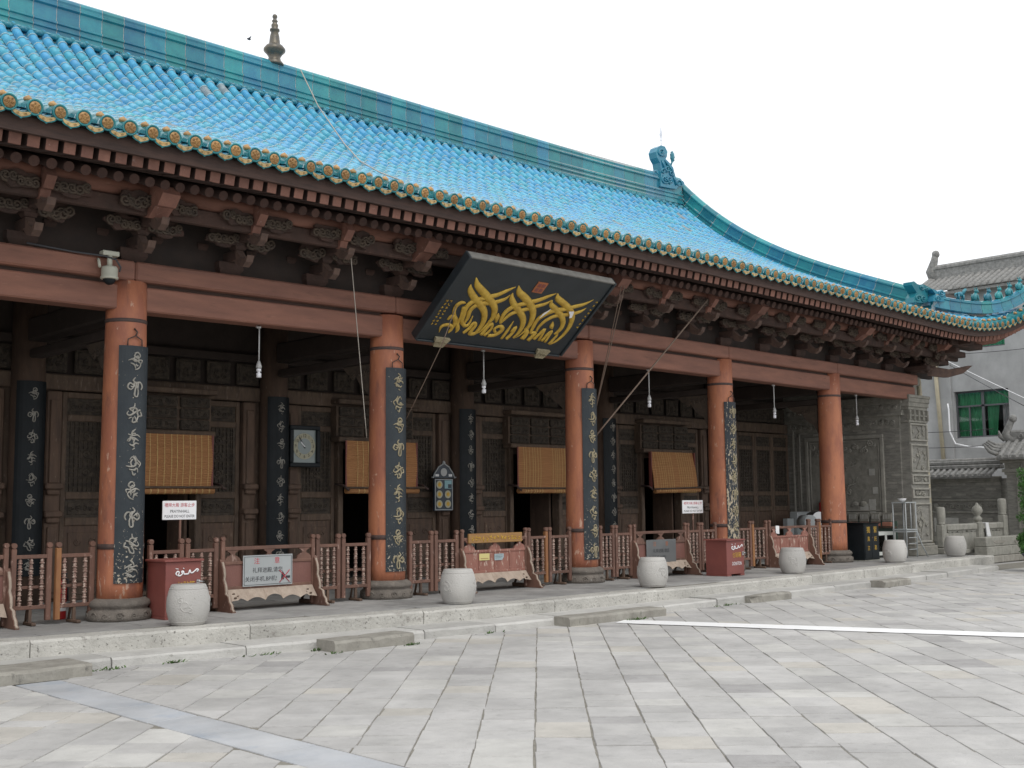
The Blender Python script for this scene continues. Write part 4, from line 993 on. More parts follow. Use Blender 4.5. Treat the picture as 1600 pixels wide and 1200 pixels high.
for u in (.50,2.90):
    m_=MB(); m_.add([(u-.10,-.10,-.06),(u+.10,-.10,-.06),(u+.16,.09,-.06),(u-.16,.09,-.06),(u-.10,-.10,.05),(u+.10,-.10,.05),(u+.16,.09,.05),(u-.16,.09,.05)],[(3,2,1,0),(4,5,6,7),(0,1,5,4),(1,2,6,5),(2,3,7,6),(3,0,4,7)])
    for k in range(3): m_.tube([(u-.08+.08*k+a,.0+b,.055) for a,b in spiral(0,0,.045,1.3,k,1,8)],.010,4)
    part('support_bracket',m_.xf(FRP),mt['scriptgold'],pq)
# ---- couplet boards on the front columns
def arc_board(rad,half,z0,z1,t=.035,n=10):
    m=MB(); V=[]
    for z in (z0,z1):
        for r in (rad,rad-t):
            for k in range(n+1):
                a=-PI/2-half+2*half*k/n; V.append((r*math.cos(a),r*math.sin(a),z))
    N=n+1; F=[]
    for k in range(n):
        F.append((k,k+1,2*N+k+1,2*N+k)); F.append((N+k+1,N+k,3*N+k,3*N+k+1)); F.append((k+1,k,N+k,N+k+1)); F.append((2*N+k,2*N+k+1,3*N+k+1,3*N+k))
    F.append((0,2*N,3*N,N)); F.append((n,N+n,3*N+n,2*N+n)); m.add(V,F); return m
GLYPH=[[[(-.5,.05,.05),(-.2,.15,.12),(.1,.05,.12),(.35,-.15,.08),(.2,-.4,.1),(-.05,-.5,.05)],[(-.1,.5,.05),(.15,.55,.12),(.3,.35,.1),(.1,.2,.1),(-.1,.35,.1),(.0,.5,.05)],[(-.35,-.1,.06),(-.1,-.2,.12),(.0,-.45,.05)],[(.2,.1,.08),(.45,.1,.1),(.4,-.1,.05)]],
 [[(-.4,.2,.1),(-.1,.1,.12),(.3,-.15,.12),(.5,-.05,.08),(.4,.12,.05)],[(0,.6,.05),(.05,.35,.12),(.35,.25,.1),(.1,.1,.08)],[(-.4,.1,.1),(-.5,-.15,.12),(-.25,-.2,.1),(-.1,-.5,.12),(.15,-.55,.1),(.1,-.25,.06)],[(.2,-.25,.08),(.4,-.35,.09)]],
 [[(-.5,-.05,.05),(-.15,-.1,.12),(.15,.0,.1),(.1,.3,.12),(-.1,.5,.08),(-.25,.3,.05)],[(.1,.55,.05),(.25,.3,.1),(.5,.1,.1),(.35,-.15,.06)],[(-.3,-.25,.08),(0,-.3,.12),(.25,-.2,.1),(.3,-.45,.06)],[(-.1,-.35,.06),(0,-.6,.12),(.15,-.5,.05)]],
 [[(0,.6,.06),(-.15,.4,.12),(.05,.2,.12),(.0,-.1,.12),(-.05,-.5,.12),(.15,-.55,.1),(.2,-.2,.1),(.1,.1,.08)],[(-.05,.05,.06),(-.35,.25,.12),(-.5,0,.12),(-.3,-.15,.1),(-.1,0,.05)],[(.1,.3,.06),(.35,.3,.12),(.5,.05,.12),(.4,-.15,.08)]],
 [[(-.45,.1,.06),(-.2,.25,.1),(.1,.2,.1),(.4,.3,.06)],[(-.3,-.1,.08),(0,.05,.12),(.35,.0,.1),(.45,-.15,.05)],[(-.1,.6,.05),(.1,.45,.12),(.2,.25,.06)],[(-.35,-.3,.06),(-.1,-.25,.1),(.1,-.4,.12),(.3,-.3,.06)],[(-.05,-.55,.08),(.12,-.65,.06)]]]
rs=random.Random(21); BASEG=GLYPH; GLYPH=[]
for gi in range(10):        # lozenge shaped knots of script strokes
    g=[]; fl=1 if gi<5 else -1
    for k in range(3):
        a=rs.uniform(0,2*PI); r=rs.uniform(.08,.42); cu,cv=r*math.cos(a)*.8,r*math.sin(a)
        d=rs.choice([.6,-.55,1.3,2.2])+rs.uniform(-.2,.2); L=rs.uniform(.2,.42); bend=rs.uniform(-1.6,1.6); P=[]
        for j in range(5):
            t=j/4-.5; an=d+bend*t; P.append((cu+L*t*math.cos(an),cv+L*t*math.sin(an)*1.15,(.05,.12,.135,.12,.05)[j]))
        g.append(P)
    a=rs.uniform(0,6); g.append([(.22*math.cos(a+q*.9)*(1-.1*q),.1+.26*math.sin(a+q*.9)*(1-.1*q),.11) for q in range(6)])
    g+= [[(u_*fl,v_,w_*1.15) for u_,v_,w_ in st_] for st_ in BASEG[gi%5]]
    GLYPH.append(g)
def glyph_mesh(g,s,rad,mat,name='calligraphy_glyph',flat=.4,half=None):
    m=MB()
    for st in g:
        P=smooth(st,3); pts=[]
        for u,v,w in P:
            a=-PI/2+u*s*.92/rad; pts.append((rad*math.cos(a)*1.012,rad*math.sin(a)*1.012,v*s))
        m.tube(pts,[max(.006,w*s*.44) for _,_,w in P],5,0,True,True)
    return m.mesh(name,mat)
def couplet(x,y,rad,half,z0,z1,n,mats,lab,group,gs,hook=True,rz=0,name='couplet_board'):
    o=part(name,arc_board(rad,half,z0,z1).xf(Matrix.Translation((x,y,0))),mats[0],None,base=(x,y,z0)); tag(o,lab,'couplet board',group=group)
    GM=[glyph_mesh(g,gs,rad,mats[1]) for g in GLYPH]
    for i in range(n):
        inst('calligraphy_glyph',GM[(i*3+int(x))%10],o,(x,y,z1-(z1-z0)*(i+.62)/(n+.1)))
    if hook:
        m=MB(); r=rad-.02; m.tube([(x+r*math.cos(a),y+r*math.sin(a),z) for a,z in ((-PI/2-.35,z1-.01),(-PI/2-.33,z1+.09),(-PI/2-.12,z1+.12),(-PI/2,z1+.14),(-PI/2+.12,z1+.12),(-PI/2+.33,z1+.09),(-PI/2+.35,z1-.01))],.009,5)
        m.tube([(x,y-r,z1+.13),(x+.02,y-r-.01,z1+.19),(x-.01,y-r+.02,z1+.24)],.012,5); part('hanging_hook',m,mt['iron'],o)
    return o
G1='black calligraphy boards on the front columns'
couplet(0,0,.325,.70,.79,3.99,9,(mt['blackworn'],mt['script']),'black curved calligraphy board with pale script on the leftmost full column',G1,.225)
couplet(4.53,0,.325,.70,.73,4.02,9,(mt['blackworn'],mt['scriptgold']),'black curved calligraphy board with flaking foot on the second column from the left',G1,.225)
couplet(9.2,0,.325,.70,.73,3.97,9,(mt['blackworn'],mt['scriptgold']),'black curved calligraphy board on the column under the right end of the name plaque',G1,.225)
couplet(13.74,0,.325,.70,.73,3.95,9,(mt['blackflake'],mt['scriptgold']),'badly flaking pale speckled calligraphy board on the column behind the farther red box',G1,.225)
G2='dark couplet boards on the inner columns'
for x,lab in ((0,'dark inner couplet board in the shade left of the leftmost full column'),(4.53,'dark inner couplet board just left of the hanging square clock'),(9.2,'dark inner couplet board just right of the pointed prayer time board'),(13.74,'dark inner couplet board right of the column with the plaque end')):
    couplet(x-.02,3.45,.31,.85,.75,3.80,9,(mt['black'],mt['script']),lab,G2,.175,hook=False)
# ---- bamboo blinds
def blind(xc,lab,tilt=0,stripes=None,w=1.74):
    y=YD-.42; o=thing('bamboo_blind',lab,'blind',(xc,y,3.05),group='rolled bamboo blinds over the hall doors')
    m=MB(); n=44; z0,z1=2.12,3.04
    V=[];F=[]
    for i in range(n+1):
        t=i/n; z=z1+(z0-z1)*t; b=.012*math.sin(t*PI)*2
        for j in range(5): V.append((xc-w/2+w*j/4+(.0),y-b+(.004 if i%2 else -.004)-tilt*.25*t,z-.02*math.sin(PI*j/4)*t))
    for i in range(n):
        for j in range(4): F.append((5*i+j,5*(i+1)+j,5*(i+1)+j+1,5*i+j+1))
    m.add(V,F); part('slat_cloth',m,mt['bamboo'],o)
    for u in stripes:
        m=MB(); V=[];F=[]
        for i in range(9):
            t=i/8; b=.012*math.sin(t*PI)*2; V+=[(xc+u*w/2-.009,y-b-.011-tilt*.25*t,z1+(z0-z1)*t-.012*t),(xc+u*w/2+.009,y-b-.011-tilt*.25*t,z1+(z0-z1)*t-.012*t)]
        for i in range(8): F.append((2*i,2*i+2,2*i+3,2*i+1))
        m.add(V,F); part('warp_stripe',m,mt['bamboostripe'],o)
    m=MB(); m.cyl((xc-w/2-.02,y-.03-tilt*.25,2.07-tilt*.02),(xc+w/2+.02,y-.03-tilt*.25,2.07+tilt*.03),.055,n=12)
    for u in stripes: m.cyl((xc+u*w/2-.012,y-.03-tilt*.25,2.07),(xc+u*w/2+.012,y-.03-tilt*.25,2.07),.057,n=12,mi=1)
    part('roll',m,[mt['bamboo'],mt['bamboostripe']],o)
    m=MB(); m.cyl((xc-w/2-.10,y-.10-tilt*.25,2.13-tilt*.03),(xc+w/2+.16,y-.10-tilt*.25,2.13+tilt*.05),.020,n=7); part('pole',m,mt['darkwood'],o)
    m=MB(); m.tube([(xc-w/2-.1,y+.2,2.20),(xc-w/2-.1,y-.06,2.18),(xc-w/2-.08,y-.14,2.12),(xc-w/2-.02,y-.13,2.08)],.022,6); part('hook',m,mt['iron'],o); m=MB(); m.tube([(xc+w/2+.14,y+.2,2.20),(xc+w/2+.14,y-.06,2.18),(xc+w/2+.15,y-.14,2.12),(xc+w/2+.2,y-.13,2.10)],.022,6); part('hook',m,mt['iron'],o)
    m=MB(); m.box(xc-w/2-.015,xc-w/2+.015,y-.02-tilt*.1,y-.0,2.12,3.04); part('edge_binding',m,mt['redbox'],o); m=MB(); m.box(xc+w/2-.015,xc+w/2+.015,y-.02-tilt*.1,y-.0,2.12,3.04); part('edge_binding',m,mt['redbox'],o)
rs=random.Random(3)
blind(2.27,'orange bamboo blind over the doorway behind the first prayer hall sign',0,[-.8,-.6,-.5,-.35,-.2,-.05,.1,.22,.35,.5,.62,.75,.9])
blind(6.87,'orange bamboo blind half hidden by the second column from the left',0,[-.7,-.55,-.4,-.3,-.15,0,.12,.25,.4])
blind(11.47,'orange bamboo blind with a plain centre, right of the pointed prayer time board',0,[-.8,-.72,-.6,-.48,-.4,-.3,-.2,.25,.35,.42,.5,.6,.7,.78,.88])
blind(15.99,'orange bamboo blind with a crooked tilted roll, above the far doorway',.6,[-.85,-.7,-.6,-.5,-.42,-.3,-.2,-.1,.2,.3,.4,.5,.6,.7,.8])
# ---- hanging lamps
def lamp():
    o=thing('hanging_lamp','lamp','lamp',(0,0,0)); 
    m=MB(); m.cyl((0,0,-.03),(0,0,-.56),.012,n=6); part('cord',m,mt['lampgrey'],o)
    m=MB(); m.cyl((0,0,0),(0,0,-.03),.03,n=8); m.cyl((-.05,0,-.01),(0,0,-.02),.02,n=6); part('ceiling_hook',m,mt['lampgrey'],o)
    m=MB(); m.lathe([(.02,.0),(.035,-.05),(.045,-.08),(.04,-.11)][::-1],(0,0,-.53),n=10); part('socket',m,mt['lampgrey'],o)
    m=MB(); m.lathe([(.036,0),(.036,.045),(.018,.05),(.018,.07),(.034,.075),(.036,.12),(.02,.135),(0,.137)][::-1] if False else [(.02,-.10),(.037,-.095),(.038,-.03),(.02,-.025),(.02,-.01),(.037,-.005),(.037,.03),(.03,.035)],(0,0,-.68),n=10); part('bulb',m,mt['bulb'],o)
    return o
L0=lamp()
for i,(x,z,lab) in enumerate(((2.10,4.50,'white energy saving lamp hanging left of the second column'),(6.68,4.53,'white energy saving lamp hanging right under the name plaque'),(11.27,4.51,'white energy saving lamp hanging beside the sloping tan pole'),(15.8,4.48,'white energy saving lamp hanging between the two right columns'),(19.5,4.46,'white energy saving lamp hanging before the brick side wall, farthest right'))):
    o=L0 if i==0 else copy_tree(L0); o.location=(x,-.02,z); o['label']=lab; o['group']='lamps hanging under the front beam'
# ---- security camera by the first column
sc_=thing('security_camera','cream dome security camera on a bracket above the leftmost full column','camera',(-.43,-.36,4.95))
m_=MB(); m_.box(-.53,-.30,-.40,-.27,5.17,5.235,c=.008); part('bracket',m_,mt['cream'],sc_)
m_=MB(); m_.tube([(-.55,-.29,5.12),(-.56,-.33,5.10),(-.555,-.36,5.0)],.02,7); m_.cyl((-.42,-.36,5.18),(-.42,-.36,5.02),.035,n=10); part('stem',m_,mt['cream'],sc_)
m_=MB(); m_.lathe([(.10,0),(.115,.005),(.118,.03),(.108,.04),(.108,.14),(.095,.17),(.04,.18)],(-.42,-.36,4.85),n=20); part('housing',m_,mt['cream'],sc_)
m_=MB(); m_.ball((-.42,-.36,4.855),.085,14,8,0,(1,1,.95)); part('dome',m_,mt['black'],sc_)
m_=MB(); m_.tube([(-1.5,-.29,5.2),(-.9,-.30,5.17),(-.5,-.36,5.16),(-.36,-.42,5.12),(-.29,-.42,5.02),(-.30,-.40,4.96)],.013,6); part('cable',m_,mt['cable'],sc_)
# ---- clock
ck=thing('wall_clock','square black framed clock hanging on the door front beside a dark couplet board','clock',(5.13,3.30,2.93))
m_=MB()
for b in ((4.80,5.47,3.22,3.30),(4.80,5.47,2.52,2.60),(4.80,4.88,2.60,3.22),(5.39,5.47,2.60,3.22)): m_.box(b[0],b[1],3.28,3.40,b[2],b[3],c=.012)
part('frame',m_,mt['black'],ck); m_=MB(); m_.box(4.88,5.39,3.33,3.39,2.60,3.22); part('face',m_,mt['clockface'],ck)
cx,cz=5.135,2.91; m_=MB(); m_.cyl((cx,3.331,cz),(cx,3.322,cz),.245,n=32,sm=False); part('dial',m_,mt['dialpale'],ck); m_=MB(); m_.cyl((cx,3.3225,cz),(cx,3.318,cz),.15,n=28,sm=False); part('inner_dial',m_,mt['clockface'],ck)
for h in range(1,13):
    a=PI/2-h*PI/6; part('numeral',text_mb(str(h),.085,(cx+.195*math.cos(a),3.3195,cz+.195*math.sin(a)),(1,0,0),(0,0,1),.001),mt['darks'],ck)
m_=MB(); m_.prism([(cx+.02,3.314,cz-.035),(cx-.105,3.314,cz+.165),(cx-.12,3.314,cz+.16),(cx-.005,3.314,cz-.045)],(0,-.003,0)); part('minute_hand',m_,mt['darks'],ck)
m_=MB(); m_.prism([(cx+.008,3.310,cz-.006),(cx-.075,3.310,cz+.085),(cx-.095,3.310,cz+.07),(cx-.008,3.310,cz-.016)],(0,-.003,0)); part('hour_hand',m_,mt['white'],ck)
# ---- prayer time board
pb=thing('prayer_time_board','dark pointed board with five small yellow clock dials hanging on the door front','board',(8.55,3.30,2.1))
def bp(u,v): return (8.53+u,3.30,2.0+v)
m_=MB(); m_.prism([(8.30,3.30,1.66),(8.78,3.30,1.66),(8.80,3.30,2.32),(8.30,3.30,2.32)],(0,.05,0)); part('panel',m_,mt['boardblue'],pb)
m_=MB(); P=[(8.26,3.30,2.34),(8.84,3.30,2.34),(8.78,3.30,2.46),(8.68,3.30,2.56),(8.55,3.30,2.62),(8.42,3.30,2.56),(8.32,3.30,2.46)]; m_.prism(P,(0,.05,0)); part('pointed_top',m_,mt['boardblue'],pb)
m_=MB(); m_.tube([(8.22,3.29,2.36),(8.26,3.29,2.34)]+[(8.30,3.29,2.43),(8.41,3.29,2.57),(8.55,3.29,2.64),(8.69,3.29,2.57),(8.80,3.29,2.43)]+[(8.84,3.29,2.34),(8.88,3.29,2.36)],.014,6); m_.lathe([(.03,0),(.035,.03),(.02,.07),(0,.08)],(8.55,3.29,2.62),n=8)
for b in ((8.31,8.79,1.675,1.69),(8.31,8.79,2.30,2.315),(8.31,8.325,1.69,2.30),(8.775,8.79,1.69,2.30)): m_.box(b[0],b[1],3.288,3.30,b[2],b[3])
part('silver_trim',m_,mt['signgrey'],pb)
m_=MB(); m_.cyl((8.55,3.299,2.46),(8.55,3.29,2.46),.085,n=20,sm=False); part('top_dial',m_,mt['lampgrey'],pb)
for s_ in (-1,1): 
    m_=MB(); m_.box(8.55+s_*.18-.045,8.55+s_*.18+.045,3.29,3.30,2.37,2.42); part('white_label',m_,mt['cloth'],pb)
for cx,cz in ((8.43,2.20),(8.43,2.0),(8.66,2.0),(8.43,1.80),(8.66,1.80)):
    m_=MB(); m_.cyl((cx,3.299,cz),(cx,3.290,cz),.082,n=22,sm=False); d=part('dial',m_,mt['dialpale'],pb)
    m_=MB(); m_.cyl((cx,3.290,cz),(cx,3.287,cz),.045,n=14,sm=False); m_.box(cx-.004,cx+.004,3.285,3.287,cz-.01,cz+.06); part('dial_centre',m_,mt['goldtext'],d)
m_=MB(); m_.box(8.57,8.76,3.289,3.299,2.12,2.29); d=part('poster',m_,mt['cyanpaper'],pb); m_=MB(); m_.box(8.66,8.75,3.285,3.289,2.13,2.21); part('poster_print',m_,mt['boardblue'],d)
# ---- fence panels of turned balusters
def fence_panel(w):
    o=thing('fence_panel','p','fence panel',(0,0,0))
    for s_ in (-1,1):
        m=MB(); x=s_*(w/2-.034); m.box(x-.034,x+.034,-.034,.034,.05,.98,c=.008); p_=part('post',m,mt['fence'],o)
        m=MB(); m.lathe([(.02,0),(.036,.015),(.036,.045),(.014,.065)],(x,0,.98),n=8); m.cyl((x,-.036,1.02),(x,.036,1.02),.036,n=10); part('finial',m,mt['fence'],p_)
    for z,h,y0,y1 in ((.85,.05,-.026,.026),(.20,.05,-.024,.024),(.46,.04,.03,.055)):
        m=MB(); m.box(-w/2+.05,w/2-.05,y0,y1,z,z+h,c=.006); part('rail',m,mt['fence'],o)
    pr=[(.016,.235)]
    z=.235
    for k in range(9):
        pr+=[(.017,z+.004),(.033,z+.012),(.033,z+.022),(.017,z+.030),(.027 if k%3 else .033,z+.050),(.016,z+.066)]; z+=.0675
    pr.append((.016,.852)); bm=MB(); bm.lathe(pr,n=7); bmm=bm.mesh('baluster',mt['baluster'])
    for k in range(3): inst('baluster',bmm,o,(-w/2+.05+(w-.1)*(k+.5)/3,0,0))
    m=MB(); m.box(-.03,.03,-.16,.16,0,.04,c=.008); m.box(-.02,.02,-.02,.02,.04,.2); m.tube([(0,.14,.04),(0,.02,.45)],.018,5); part('rear_stand',m,mt['darkwood2'],o)
    return o
FP={}
def put_panel(x0,x1,y,lab,orange=False,rz=0,wind=0):
    w=round(x1-x0,2); k=(w,)
    if k not in FP: FP[k]=fence_panel(w); o=FP[k]
    else: o=copy_tree(FP[k])
    o.location=((x0+x1)/2,y,T); o.rotation_euler=(0,0,rz); o['label']=lab; o['group']='baluster fence panels across the hall front'
    if orange:
        for ch in o.children:
            if ch.name.startswith('post') and ch.location is not None:
                me=ch.data.copy(); me.materials[0]=mt['orangewood']; xs=[v.co.x for v in me.vertices]
                if (sum(xs)/len(xs)>0)==(orange>0): ch.data=me
# ---- standing wooden screens
def screen(x0,x1,y,lab,panels,worn):
    o=thing('wooden_screen',lab,'wooden screen',((x0+x1)/2,y,T),group='wooden screens standing between the fence panels')
    w=x1-x0; M0=Matrix.Translation(((x0+x1)/2,y,T)); fm=mt['fence']
    def P(name,mb,mat,par=o): return part(name,mb.xf(M0),mat,par,base=None)
    for s_ in (-1,1):
        m=MB(); x=s_*(w/2-.03); m.box(x-.03,x+.03,-.03,.03,.02,1.0,c=.007); p_=P('post',m,fm)
        m=MB(); m.lathe([(.018,0),(.033,.012),(.033,.04),(.012,.055)],(x,0,1.0),n=8); m.cyl((x,-.034,1.03),(x,.034,1.03),.032,n=10); part('finial',m.xf(M0),fm,p_,base=ORG[p_.name])
    m=MB(); m.box(-w/2+.06,w/2-.06,-.025,.025,.86,.915,c=.007); P('top_rail',m,fm)
    orn=[(-.13,0),(.13,0),(.115,.045),(.075,.075),(.045,.085),(.03,.105),(.05,.13),(.09,.15),(.09,.16),(-.09,.16),(-.09,.15),(-.05,.13),(-.03,.105),(-.045,.085),(-.075,.075),(-.115,.045)]
    for u in (-w/2+.19,0,w/2-.19):
        m=MB(); m.prism([(u+a,-.018,.70+b) for a,b in orn],(0,.036,0)); P('cloud_ornament',m,mt['fenceworn'] if worn else fm)
    m=MB(); m.box(-w/2+.06,w/2-.06,-.024,.024,.655,.70,c=.006); m.box(-w/2+.06,w/2-.06,-.024,.024,.30,.345,c=.006)
    if panels>1:
        for k in range(1,panels): u=-w/2+.06+(w-.12)*k/panels; m.box(u-.018,u+.018,-.022,.022,.345,.655,c=.005)
    P('panel_frame',m,mt['fenceworn'] if worn else fm)
    for k in range(panels):
        a=-w/2+.06+(w-.12)*k/panels; b=-w/2+.06+(w-.12)*(k+1)/panels; m=MB(); m.box(a,b,-.008,.010,.345,.655); P('panel',m,mt['fenceworn'] if worn else mt['fenceplain'])
    n=40; top=[];bot=[]
    for i in range(n+1):
        t=i/n; u=-w/2+.05+(w-.10)*t; d=.05*abs(math.sin(t*PI*5))*(1 if .12<t<.88 else .4)+ (.03 if .42<t<.58 else 0)
        top.append((u,-.03,.30)); bot.append((u,-.17,.135+d))
    m=MB(); V=top+bot+[(a,b+.025,c+.006) for a,b,c in top]+[(a,b+.025,c+.004) for a,b,c in bot]; N=n+1; F=[]
    for i in range(n): F+=[(i+1,i,N+i,N+i+1),(2*N+i,2*N+i+1,3*N+i+1,3*N+i),(N+i+1,N+i,3*N+i,3*N+i+1),(i,i+1,2*N+i+1,2*N+i)]
    F+=[(0,2*N,3*N,N),(n,N+n,3*N+n,2*N+n)]; m.add(V,F); P('apron',m,mt['apron'])
    m=MB()
    for s_ in (-1,1):
        for k,(u,v) in enumerate(((-.62,.24),(-.58,.205),(-.66,.19))): m.ball((s_*(w/2-.05)+ -s_*(.62+u)*1.0 - s_*.12-k*.015*s_,-.09-.035*k,v),.022,6,4,0,(1.2,.4,.7))
    P('apron_cutouts',m,mt['darkwood'])
    foot=[(.04,.0),(.04,.74),(-.02,.74),(-.05,.70),(-.10,.60),(-.115,.52),(-.10,.46),(-.15,.38),(-.17,.30),(-.16,.25),(-.25,.22),(-.27,.15),(-.33,.10),(-.34,.05),(-.39,.02),(-.39,0)]
    for s_ in (-1,1):
        m=MB(); x=s_*(w/2-.005); m.prism([(x-.028,a,b) for a,b in foot],(.056,0,0)); f_=P('foot',m,fm)
        m=MB(); m.tube([(x,a-.005,b) for a,b in foot[3:-1]],.02,5,flat=.5); part('foot_edge',m.xf(M0),mt['apron'],f_,base=ORG[f_.name])
        m=MB(); m.box(x-.035,x+.035,.04,.36,0,.07,c=.012); m.tube([(x,.32,.06),(x,.05,.5)],.022,5); P('rear_foot',m,mt['darkwood2'])
    return o
BAYN=['between the first and second columns','in the middle bay under the plaque','between the third and fourth columns','in the far bay before the last column']
BX=[[(.36,.90),(.93,1.43),(1.46,3.06),(3.10,3.57),(3.60,4.14)],[(4.92,5.46),(5.49,6.00),(6.04,7.62),(7.66,8.20),(8.23,8.80)],[(9.60,10.05),(10.08,10.55),(10.58,12.26),(12.32,12.80),(12.83,13.34)],[(14.06,14.66),(14.69,15.24),(15.28,16.94),(16.97,17.42),(17.45,18.0)]]
SCL=['plain red-brown wooden screen carrying the light grey notice','worn four-panel wooden screen with the gold-brown engraved board on its rail','red-brown wooden screen carrying the dark grey notice','worn four-panel wooden screen with a white cloth on its rail']
for bi,b in enumerate(BX):
    nm=BAYN[bi]; y=-.06
    put_panel(b[0][0],b[0][1],y,f'baluster fence panel {nm}, against the left column',rz=R(3))
    put_panel(b[1][0],b[1][1],y+.0,f'baluster fence panel {nm}, just left of the screen',rz=R(-3),orange=-1 if bi==3 else 0)
    put_panel(b[3][0],b[3][1],y,f'baluster fence panel {nm}, just right of the screen',rz=R(3),orange=1 if bi in (1,) else 0)
    put_panel(b[4][0],b[4][1],y,f'baluster fence panel {nm}, against the right column',rz=R(-3),orange=-1 if bi==3 else 0)
    screen(b[2][0],b[2][1],-.10,SCL[bi],4 if bi in (1,3) else 1,bi in (1,3))
put_panel(-.87,-.34,.05,'baluster fence panel against the left side of the leftmost full column, with an orange post',rz=R(3),orange=-1)
put_panel(-1.42,-.90,.10,'baluster fence panel beside the screen at the left edge',rz=R(-2))
screen(-3.06,-1.47,.06,'wooden screen cut off by the left edge of the view',1,False)
# leaf boards closing each column flank
# ---- notices
def notice(x0,x1,z0,z1,y,lab,mat,lines,border):
    o=thing('notice_sign',lab,'notice',((x0+x1)/2,y,z0))
    m=MB(); m.box(x0,x1,y-.012,y,z0,z1,c=.003); part('plate',m,mat,o)
    if border:
        m=MB(); e=.018
        for a,b,c,d in ((x0+e,x1-e,z0+e,z0+e+.006),(x0+e,x1-e,z1-e-.006,z1-e),(x0+e,x0+e+.006,z0+e,z1-e),(x1-e-.006,x1-e,z0+e,z1-e)): m.box(a,b,y-.0145,y-.012,c,d)
        part('border_line',m,mt['darks'],o)
    for s,size,u,v,mm in lines: part('lettering',text_mb(s,size,(x0+(x1-x0)*u,y-.0125,z0+(z1-z0)*v),(1,0,0),(0,0,1),.002),mt[mm],o)
    return o
LN=[('注',.10,.27,.80,'reds'),('意',.10,.68,.80,'reds'),('礼拜进殿,请您',.083,.49,.50,'darks'),('关闭手机.BP机!',.083,.36,.22,'darks')]
def phone(o,x0,x1,z0,z1,y):
    m=MB(); cx=x0+(x1-x0)*.83; cz=z0+(z1-z0)*.28
    m.prism([(cx-.055,y-.014,cz-.05),(cx-.01,y-.014,cz-.05),(cx+.01,y-.014,cz+.02),(cx-.03,y-.014,cz+.075),(cx-.05,y-.014,cz+.03)],(0,-.002,0)); m.box(cx+.03,cx+.10,y-.0155,y-.0135,cz-.03,cz+.005)
    part('phone_symbol',m,mt['darks'],o); m=MB()
    for s_ in (-1,1): m.tube([(cx-.085,y-.017,cz-.09*s_),(cx+.09,y-.017,cz+.09*s_)],.006,4)
    part('cross_symbol',m,mt['reds'],o)
o=notice(1.80,2.64,T+.33,T+.78,-.14,'light grey metal notice with red heading fixed to the nearest screen',mt['signgrey'],LN,True); phone(o,1.80,2.64,T+.33,T+.78,-.14)
o=notice(10.92,11.86,T+.28,T+.74,-.14,'dark grey metal notice with faded red heading behind a stone drum',mt['signdark'],[('注',.10,.27,.80,'orange'),('意',.10,.68,.80,'orange'),('礼拜进殿,请您',.083,.49,.50,'darks'),('关闭手机.BP机!',.083,.36,.22,'darks')],False)
bo=thing('engraved_board','long gold-brown board with engraved characters on the rail of the middle screen','board',(6.8,-.15,T+.9)); m_=MB(); m_.box(6.17,7.45,-.17,-.13,T+.82,T+.985,c=.008); part('plank',m_,mt['woodgold'],bo)
m_=MB(); rs=random.Random(9)
for i in range(14):
    for k in range(4):
        a=rs.choice([0,PI/2,.8,-.8]); l=rs.uniform(.03,.065); x=6.26+i*.085+rs.uniform(-.015,.015); z=T+.90+rs.uniform(-.03,.03)
        m_.tube([(x-l/2*math.cos(a),-.172,z-l/2*math.sin(a)),(x+l/2*math.cos(a),-.172,z+l/2*math.sin(a))],.005,4)
tag(part('engraving',m_,mt['goldtext'],bo),kind='stuff')
m_=MB(); m_.box(6.45,6.69,-.123,-.117,T+.52,T+.635); o=part('yellow_card',m_,mt['yellowcard'],None,base=(6.57,-.12,T+.52)); tag(o,'small yellow card stuck on the middle screen panel','card'); m_=MB(); m_.box(6.48,6.66,-.125,-.1235,T+.545,T+.555); part('print_line',m_,mt['woodgold'],o)
m_=MB(); m_.prism([(6.81,-.117,T+.51),(6.99,-.117,T+.51),(7.03,-.117,T+.56),(7.03,-.117,T+.62),(6.81,-.117,T+.62)],(0,-.006,0)); o=part('blue_grey_card',m_,mt['bluecard'],None,base=(6.9,-.12,T+.51)); tag(o,'small blue-grey card with a folded corner on the middle screen','card')
m_=MB(); m_.box(6.83,7.0,-.125,-.1235,T+.57,T+.575); m_.box(6.83,6.97,-.125,-.1235,T+.545,T+.55); m_.box(6.83,7.0,-.125,-.1235,T+.595,T+.6); part('print_line',m_,mt['boardblue'],o)
# signs on poles
def pole_sign(xc,y,zb_,w,h,lab,lean=0):
    o=thing('pole_sign',lab,'sign',(xc,y,T),group='white prayer hall signs on poles')
    m=MB(); m.box(xc-w/2,xc+w/2,y-.012,y,zb_,zb_+h,c=.006)
    part('plate',m,mt['white'],o)
    f=lambda s,size,v,mm,wd: part('lettering',text_mb(s,size,(xc,y-.0125,zb_+h*v),(1,0,0),(0,0,1),.002,width=wd),mt[mm],o)
    f('禮拜大殿 游客止步',.062,.76,'reds',w*.88); f('PRAYINHALL',.06,.44,'darks',w*.56); f('PLEASE DO NOT ENTER',.055,.18,'darks',w*.88)
    m=MB(); m.cyl((xc+.02,y+.008,T),(xc+.02,y+.008,zb_+.02),.018,n=8); m.box(xc-.15,xc+.19,y-.12,y+.14,T,T+.03); part('pole',m,mt['fence'],o)
pole_sign(.97,.22,1.615,.53,.27,'white prayer hall sign on a pole behind the nearer red box')
pole_sign(13.03,.3,1.545,.72,.28,'white prayer hall sign on a pole left of the fourth column')
